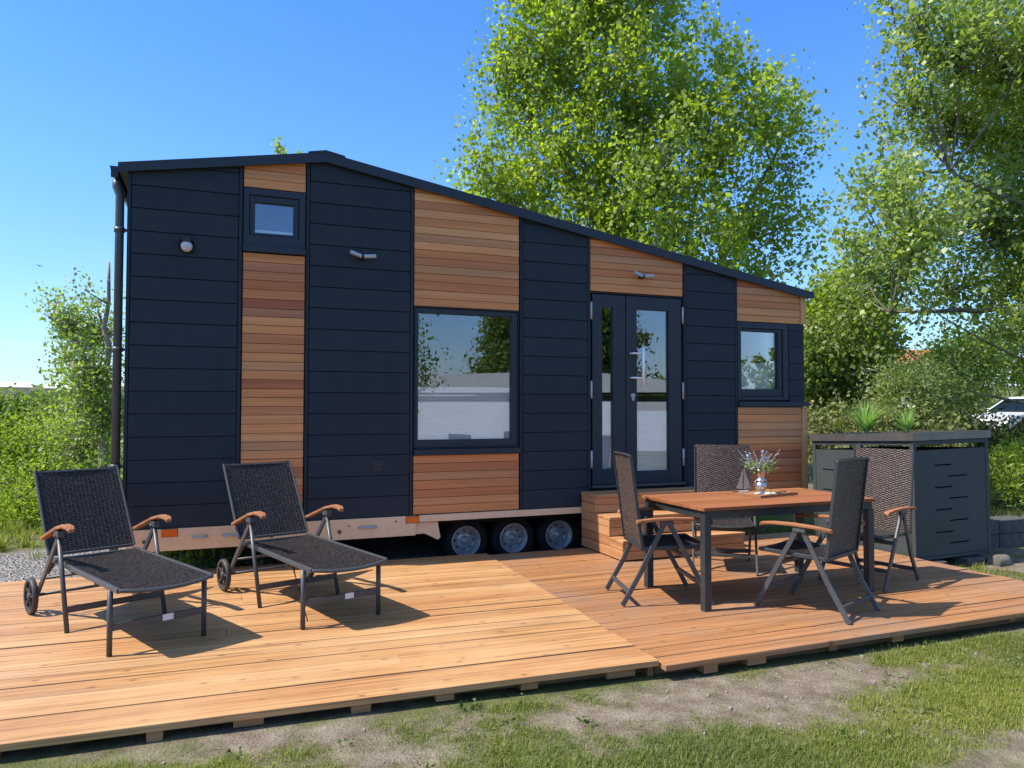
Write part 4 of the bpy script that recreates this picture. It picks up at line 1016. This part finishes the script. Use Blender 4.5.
B('tall_shrub', 'tallest green shrub mass rising above the white car roof', 1030, 31, [(1000,350,34),(1035,345,40),(1060,360,46),(1020,375,40),(985,352,24),(1060,385,40)], 'shrub', 15000, .12, group=GR)
B('low_hedge', 'low dark red-leaved hedge plant just right of the bin store top', 960, 13.5, [(945,428,16),(965,428,16),(985,434,15),(950,440,20),(972,442,18)], 'hedge', 5200, .062, group=GR)
B('low_hedge', 'low dark hedge plant in front of the car at the right edge', 1030, 14, [(1008,440,14),(1035,443,17),(1022,444,14),(1050,440,17)], 'hedge', 4600, .062, group=GR)
B('meadow_weeds', 'brownish flowering weeds between the house end and the bin store top', 830, 11.8, [(818,424,14),(840,420,14),(862,424,14),(812,440,18)], 'weed', 2600, .06, group=GR)
B('meadow_weeds', 'yellowish weeds behind the front corner of the bin store', 905, 11.5, [(885,428,14),(905,426,14),(925,430,14),(945,436,14)], 'weed', 2600, .06, group=GR)
B('tall_grass_clump', 'fresh green clump of tall grass right of the bin store', 1015, 11.8, [(998,480,13),(1018,476,18),(1040,476,22),(1006,464,13),(1026,462,16)], 'yellowgreen', 10000, .07, group=GR, aspect=.25)
GL = 'shrubs and weeds beyond the gravel'
B('meadow_weeds', 'sunny green weeds at the gravel edge behind the left lounger', 30, 10.3, [(-10,505,24),(18,510,24),(45,512,22),(70,508,22),(5,485,24)], 'yellowgreen', 9000, .05, group=GL, aspect=.45)
B('meadow_weeds', 'weeds growing against the left end of the house below the broken tree', 100, 9.9, [(92,515,22),(112,512,20),(100,490,22),(118,495,16)], 'shrub', 5000, .05, group=GL)
B('bramble_bush', 'dense bramble at the left edge, above the sunny weeds', 10, 12, [(-5,452,28),(22,465,28),(0,480,28),(45,470,28),(30,446,24)], 'yellowgreen', 11000, .055, group=GL)
B('bramble_bush', 'pale leaved bramble in front of the broken tree trunk', 75, 12.2, [(65,455,28),(90,450,28),(75,430,24),(60,480,28),(92,480,26)], 'aspen', 10000, .055, group=GL)
B('field_shrub', 'farther rounded shrub under the white hall at the left edge', 12, 17, [(-10,420,24),(15,423,22),(38,418,20),(25,409,12),(-15,410,16),(48,410,12)], 'shrub', 8000, .085, group=GL)
B('field_shrub', 'farther shrub with dead twigs between the left hall and the broken tree', 65, 16.5, [(52,418,18),(75,414,20),(98,412,26),(60,428,20)], 'willow', 7000, .08, group=GL)
w = MB(); w.tube([at(68, 424, 11.6), at(80, 421, 11.5), at(92, 423, 11.4)], [.03, .034, .02], 8); c_ = at(80, 422, 11.5)
w.build('fallen_branch', M['bark_white'], None, label='pale broken branch caught in the bramble left of the house', cat='branch')
# weeds under the left end of the trailer
b = Vector((-.15, 7.95, -.165)); bush('leafy_weeds', 'low green weeds growing in the shade under the left end of the trailer', 'weeds', b, [(Vector((-.5, 7.75, -.02)), .16), (Vector((-.1, 7.95, 0)), .20), (Vector((.3, 8.0, -.02)), .16)], 'elder', 900, .06)

# ================================================================== FAR THINGS
# parked car
cc = at(1032, 407, 27); cc.z = gz(cc.x, cc.y)
car = empty('parked_car', cc, math.atan2(R_.y, R_.x)+rad(14), 'silver estate car parked behind the hedge at the right edge', 'car')
m = MB(); lower = [(-2.1, .28), (2.1, .28), (2.16, .55), (2.12, .92), (.9, .97), (-1.05, .93), (-1.95, .78), (-2.14, .52)]
m.prism(lower, -.86, .86); body = m.build('body', m_plain('silver_car_paint', (.66, .67, .68), .3, .2, .6, .04, 3), car, bevel=.06)
def loft(z0, z1, lo, hi, y0, y1):
    return [(lo[0], -y0, z0), (lo[1], -y0, z0), (lo[1], y0, z0), (lo[0], y0, z0), (hi[0], -y1, z1), (hi[1], -y1, z1), (hi[1], y1, z1), (hi[0], y1, z1)]
bf = [(0, 3, 2, 1), (4, 5, 6, 7), (0, 1, 5, 4), (1, 2, 6, 5), (2, 3, 7, 6), (3, 0, 4, 7)]
MB().add(loft(.93, 1.40, (-1.15, 2.02), (-.40, 1.80), .80, .64), bf).build('cabin_glass', M['carglass'], car)
m = MB(); m.add(loft(1.39, 1.47, (-.46, 1.84), (-.30, 1.72), .66, .60), bf).build('roof', bpy.data.materials['silver_car_paint'], car, bevel=.02)
for s in (-1, 1):
    m = MB()
    for xa, xb in ((-1.15, -.42), (-.02, .06), (.95, 1.03), (2.0, 1.80)): m.bar((xa, s*.80, .93), (xb, s*.645, 1.41), .05, .06, (1, 0, 0))
    m.build('window_pillar', bpy.data.materials['silver_car_paint'], car)
    MB().box(-.95, -.80, s*.95-.07, s*.95+.07, .94, 1.06).build('mirror', bpy.data.materials['silver_car_paint'], car, bevel=.03)
    MB().box(-2.12, -1.85, s*.66-.16, s*.66+.16, .60, .74).build('headlight', M['lampglass'], car, bevel=.03)
    for x in (-1.35, 1.30):
        w = MB().lathe([(.20, -.11), (.30, -.11), (.32, -.06), (.32, .06), (.30, .11), (.20, .11)], (x, s*.80, .32), 'y', 24).build('wheel', M['rubber'], car)
        MB().lathe([(.001, -.10), (.19, -.112), (.2, .112), (.001, .10)], (x, s*.80, .32), 'y', 20).build('rim', M['rim'], w)
# red roofed house beyond the shrubs
hc = at(908, 407, 62); hc.z = gz(hc.x, hc.y)
rh = empty('brick_house', hc, math.atan2(R_.y, R_.x), 'far house whose red tiled roof shows between the shrubs', 'house')
EV, RG = 3.55, 5.6; ez = 1.47+44*62/745-hc.z; rz_ = 1.47+58*62/745-hc.z
M['brick'] = m_plain('red_brick', (.28, .12, .07), .9, 0, .1, .2, 20); M['tiles'] = m_plain('red_roof_tiles', (.42, .13, .065), .8, 0, .2, .25, 9, .3)
MB().box(-4, 4, -3, 3, 0, ez).build('wall', M['brick'], rh)
m = MB(); m.add([(-4.3, -3.4, ez-.15), (4.3, -3.4, ez-.15), (4.3, 0, rz_), (-4.3, 0, rz_), (-4.3, 3.4, ez-.15), (4.3, 3.4, ez-.15)], [(0, 1, 2, 3), (3, 2, 5, 4), (0, 3, 4), (1, 5, 2)]); rf_ = m.build('roof', M['tiles'], rh)
MB().box(-2.2, -1.6, -.3, .3, rz_-.5, rz_+.75).build('chimney', M['brick'], rf_)
for x in (-2.4, .2, 2.4): w = MB().box(x-.5, x+.5, -3.05, -3.0, .9, 2.2).build('window', M['white'], rh)
# white halls on the far field
for px, D, L, h, lab in ((-14, 95, 9.0, 1.2, 'long white roofed hall on the horizon at the left edge'), (66, 105, 5.0, 1.2, 'smaller white roofed hall on the horizon just left of the broken tree')):
    c = at(px, 407, D); z0 = gz(c.x, c.y); top = 1.47+(407-382.0)*D/745
    if px > 50: top = 1.47+(407-384)*D/745
    r = empty('white_hall', (c.x, c.y, z0), -math.atan2(c.x, c.y), lab, 'hall', 'white halls on the field')
    H_ = top-z0; e_ = H_-h*.62
    MB().box(-L/2, L/2, -6, 6, -.5, e_).build('wall', M['galv'], r)
    m = MB(); pr = [(-6.3, e_-.05), (-4, e_+.45*(H_-e_)), (-2, e_+.8*(H_-e_)), (0, H_), (2, e_+.8*(H_-e_)), (4, e_+.45*(H_-e_)), (6.3, e_-.05)]
    n = len(pr); m.add([(-L/2-.2, y, z) for y, z in pr]+[(L/2+.2, y, z) for y, z in pr], [tuple(range(n))[::-1], tuple(range(n, 2*n))]+[(i, i+1, n+i+1, n+i) for i in range(n-1)]+[(n-1, 0, n, 2*n-1)]); m.build('roof', M['white'], r)
# a bird in the sky
bd = at(40, 266, 70); m = MB(); m.tube([(-.22, 0, 0), (-.1, 0, .01), (.12, 0, .01), (.26, 0, 0)], [.015, .06, .05, .01], 8)
o = m.build('bird', M['leg_metal'], None); wb = MB()
wb.add([(-.10, .03, .03), (.08, .03, .03), (.0, .35, .10), (-.14, .62, .04), (-.16, .34, .09)], [(0, 1, 2, 4), (4, 2, 3)]); wb.add([(-.10, -.03, .03), (.08, -.03, .03), (.0, -.35, .10), (-.14, -.62, .04), (-.16, -.34, .09)], [(0, 4, 2, 1), (4, 3, 2)])
wb.build('wings', M['leg_metal'], o); o.location = bd; o.rotation_euler = (0, rad(8), rad(-40)); tag(o, 'small dark bird gliding in the blue sky at the left', 'bird')

# what the windows mirror: the far side of the lawn, behind the viewer
mq = empty('white_marquee', (12, -13.5, -.13), rad(30), 'long white roofed marquee mirrored in the big window', 'marquee')
m = MB(); m.prism([(-8, 2.15), (8, 2.15), (8, 2.25), (2, 2.95), (-8, 2.75)][::1], -2.6, 2.6); m.build('roof', M['white'], mq)
m = MB(); m.box(-7.8, 7.8, 2.45, 2.5, 0, 1.80); m.box(-7.8, 7.8, -2.5, -2.45, 0, 2.1); m.build('wall', M['white'], mq)
for x in (-7.7, 7.7): MB().box(x-.06, x+.06, 2.38, 2.44, 0, 2.15).build('post', M['leg_metal'], mq)
def vtree(label, base, sph, leaf, n, size, tall):
    base = Vector(base); tree('weeping_tree', label, 'tree', base, [[base, base+Vector((.1, 0, tall*.5)), base+Vector((0, .1, tall))]], [(Vector(p), r, 1) for p, r in sph], leaf, int(n*2.4), size, 'bark_dark', .4, 30, -.35, .16, 'trees across the lawn', .5, fine=False)
vtree('broad drooping tree mirrored in the right half of the big window', (14.2, -22, -.13), [((13.4, -22, 3.2), 1.5), ((14.6, -22, 4.4), 1.7), ((13.9, -22.5, 5.6), 1.2), ((15.6, -21.5, 3.2), 1.4), ((14.2, -21, 2.0), 1.4)], 'elder', 7000, .22, 6.2)
vtree('dark drooping tree mirrored in the glazed door', (19.5, -22, -.13), [((18.2, -22, 3.6), 1.9), ((20, -22, 5.2), 1.9), ((18.8, -21.6, 6.8), 1.5), ((20.6, -22, 2.6), 1.8), ((19, -21, 1.8), 1.6)], 'elder', 9000, .22, 7.5)
vtree('slender tree mirrored at the left edge of the big window', (4.2, -6.5, -.13), [((4.6, -6.3, 3.6), .55), ((4.3, -6.5, 4.4), .5), ((4.9, -6.3, 2.9), .45), ((4.1, -6.6, 2.8), .5), ((5.1, -6.4, 2.3), .35)], 'aspen', 2200, .11, 4.6)
for k, (x, y, r, lab) in enumerate([(27.5, -18, 3.4, 'round shrub mirrored in the small right window'), (26, -24, 2.4, 'shrub beyond the marquee end, mirrored beside the door handle'), (4, -26, 1.8, 'shrub across the lawn behind the left end of the marquee'), (35, -24, 2.6, 'large shrub farthest right across the lawn')]):
    b = Vector((x, y, -.13)); bush('lawn_shrub', lab, 'shrub', b, [(b+Vector((RNG.normal()*r*.6, RNG.normal()*.5, r*(.4+.5*RNG.random()))), r*.6) for _ in range(6)], ('shrub', 'yellowgreen')[k % 2], 6000, .22, group='shrubs across the lawn')

# ================================================================== LIGHT, SKY, CAMERA
w = bpy.data.worlds.new('World'); scene.world = w; w.use_nodes = True; nt = w.node_tree; nt.nodes.clear()
sky = nt.nodes.new('ShaderNodeTexSky'); sky.sky_type = 'NISHITA'; sky.sun_disc = False
sky.sun_elevation = math.asin(SUN.z); sky.sun_rotation = math.atan2(SUN.x, SUN.y); sky.altitude = 20; sky.air_density = 1.0; sky.dust_density = .2; sky.ozone_density = 1.5
bg = nt.nodes.new('ShaderNodeBackground'); bg.inputs['Strength'].default_value = .125; ow = nt.nodes.new('ShaderNodeOutputWorld')
hs = nt.nodes.new('ShaderNodeHueSaturation'); hs.inputs['Saturation'].default_value = 1.08; nt.links.new(sky.outputs[0], hs.inputs['Color'])
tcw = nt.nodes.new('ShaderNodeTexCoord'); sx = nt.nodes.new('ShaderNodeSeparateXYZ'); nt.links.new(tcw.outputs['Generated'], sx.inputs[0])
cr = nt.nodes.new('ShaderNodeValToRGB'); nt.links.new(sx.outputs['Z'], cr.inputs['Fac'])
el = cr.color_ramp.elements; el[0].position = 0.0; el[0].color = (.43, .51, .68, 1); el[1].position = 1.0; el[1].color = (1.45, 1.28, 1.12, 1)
for p_, c_ in ((.05, (.48, .59, .79)), (.12, (.54, .69, .90)), (.28, (.50, .76, 1.10)), (.48, (.42, .74, 1.18)), (.66, (1.25, 1.15, 1.08))):  # sky above the frame whitened and brightened, added to fill the shade
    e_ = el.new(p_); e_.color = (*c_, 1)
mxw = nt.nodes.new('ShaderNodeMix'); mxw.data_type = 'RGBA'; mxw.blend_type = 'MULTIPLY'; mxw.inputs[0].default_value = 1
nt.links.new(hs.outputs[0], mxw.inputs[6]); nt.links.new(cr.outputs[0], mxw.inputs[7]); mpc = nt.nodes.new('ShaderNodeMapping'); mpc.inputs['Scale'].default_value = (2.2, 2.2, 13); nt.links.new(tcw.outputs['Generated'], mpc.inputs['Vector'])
nzc = nt.nodes.new('ShaderNodeTexNoise'); nzc.inputs['Scale'].default_value = 2.6; nzc.inputs['Detail'].default_value = 7; nzc.inputs['Roughness'].default_value = .62; nt.links.new(mpc.outputs[0], nzc.inputs['Vector'])
rc_ = nt.nodes.new('ShaderNodeValToRGB'); rc_.color_ramp.elements[0].position = .55; rc_.color_ramp.elements[1].position = .78; rc_.color_ramp.elements[1].color = (.5, .5, .5, 1); nt.links.new(nzc.outputs['Fac'], rc_.inputs['Fac'])
bd_ = nt.nodes.new('ShaderNodeValToRGB'); nt.links.new(sx.outputs['Z'], bd_.inputs['Fac']); be = bd_.color_ramp.elements; be[0].position = .0; be[0].color = (1, 1, 1, 1); be[1].position = .22; be[1].color = (0, 0, 0, 1)
mm = nt.nodes.new('ShaderNodeMath'); mm.operation = 'MULTIPLY'; nt.links.new(rc_.outputs[0], mm.inputs[0]); nt.links.new(bd_.outputs[0], mm.inputs[1])
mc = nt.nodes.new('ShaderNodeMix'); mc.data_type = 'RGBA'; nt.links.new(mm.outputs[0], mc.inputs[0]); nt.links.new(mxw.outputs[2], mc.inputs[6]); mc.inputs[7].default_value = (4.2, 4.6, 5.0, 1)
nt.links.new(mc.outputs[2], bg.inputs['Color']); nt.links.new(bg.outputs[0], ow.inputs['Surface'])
sd = bpy.data.lights.new('sun', 'SUN'); sd.energy = 3.5; sd.angle = rad(.53); sd.color = (1, .93, .82)
so = bpy.data.objects.new('sun', sd); C.objects.link(so); so.rotation_euler = SUN.to_track_quat('Z', 'Y').to_euler()
cd = bpy.data.cameras.new('camera'); cam = bpy.data.objects.new('camera', cd); C.objects.link(cam)
cd.sensor_fit = 'HORIZONTAL'; cd.sensor_width = 36; cd.lens = F_PX/1024*36; cd.clip_start = .05; cd.clip_end = 2000
B_ = -F_
cam.matrix_world = Matrix(((R_.x, U_.x, B_.x, 0), (R_.y, U_.y, B_.y, 0), (R_.z, U_.z, B_.z, CAM_H), (0, 0, 0, 1)))
scene.camera = cam
vs_ = scene.view_settings; vs_.view_transform = 'Standard'; vs_.look = 'None'; vs_.exposure = 1.05; vs_.gamma = 1.0; vs_.use_curve_mapping = False
cy = scene.cycles; cy.max_bounces = 8; cy.diffuse_bounces = 4; cy.glossy_bounces = 3; cy.transmission_bounces = 4; cy.transparent_max_bounces = 12; cy.caustics_reflective = False; cy.caustics_refractive = False
cy.use_denoising = True; cy.sample_clamp_indirect = 6
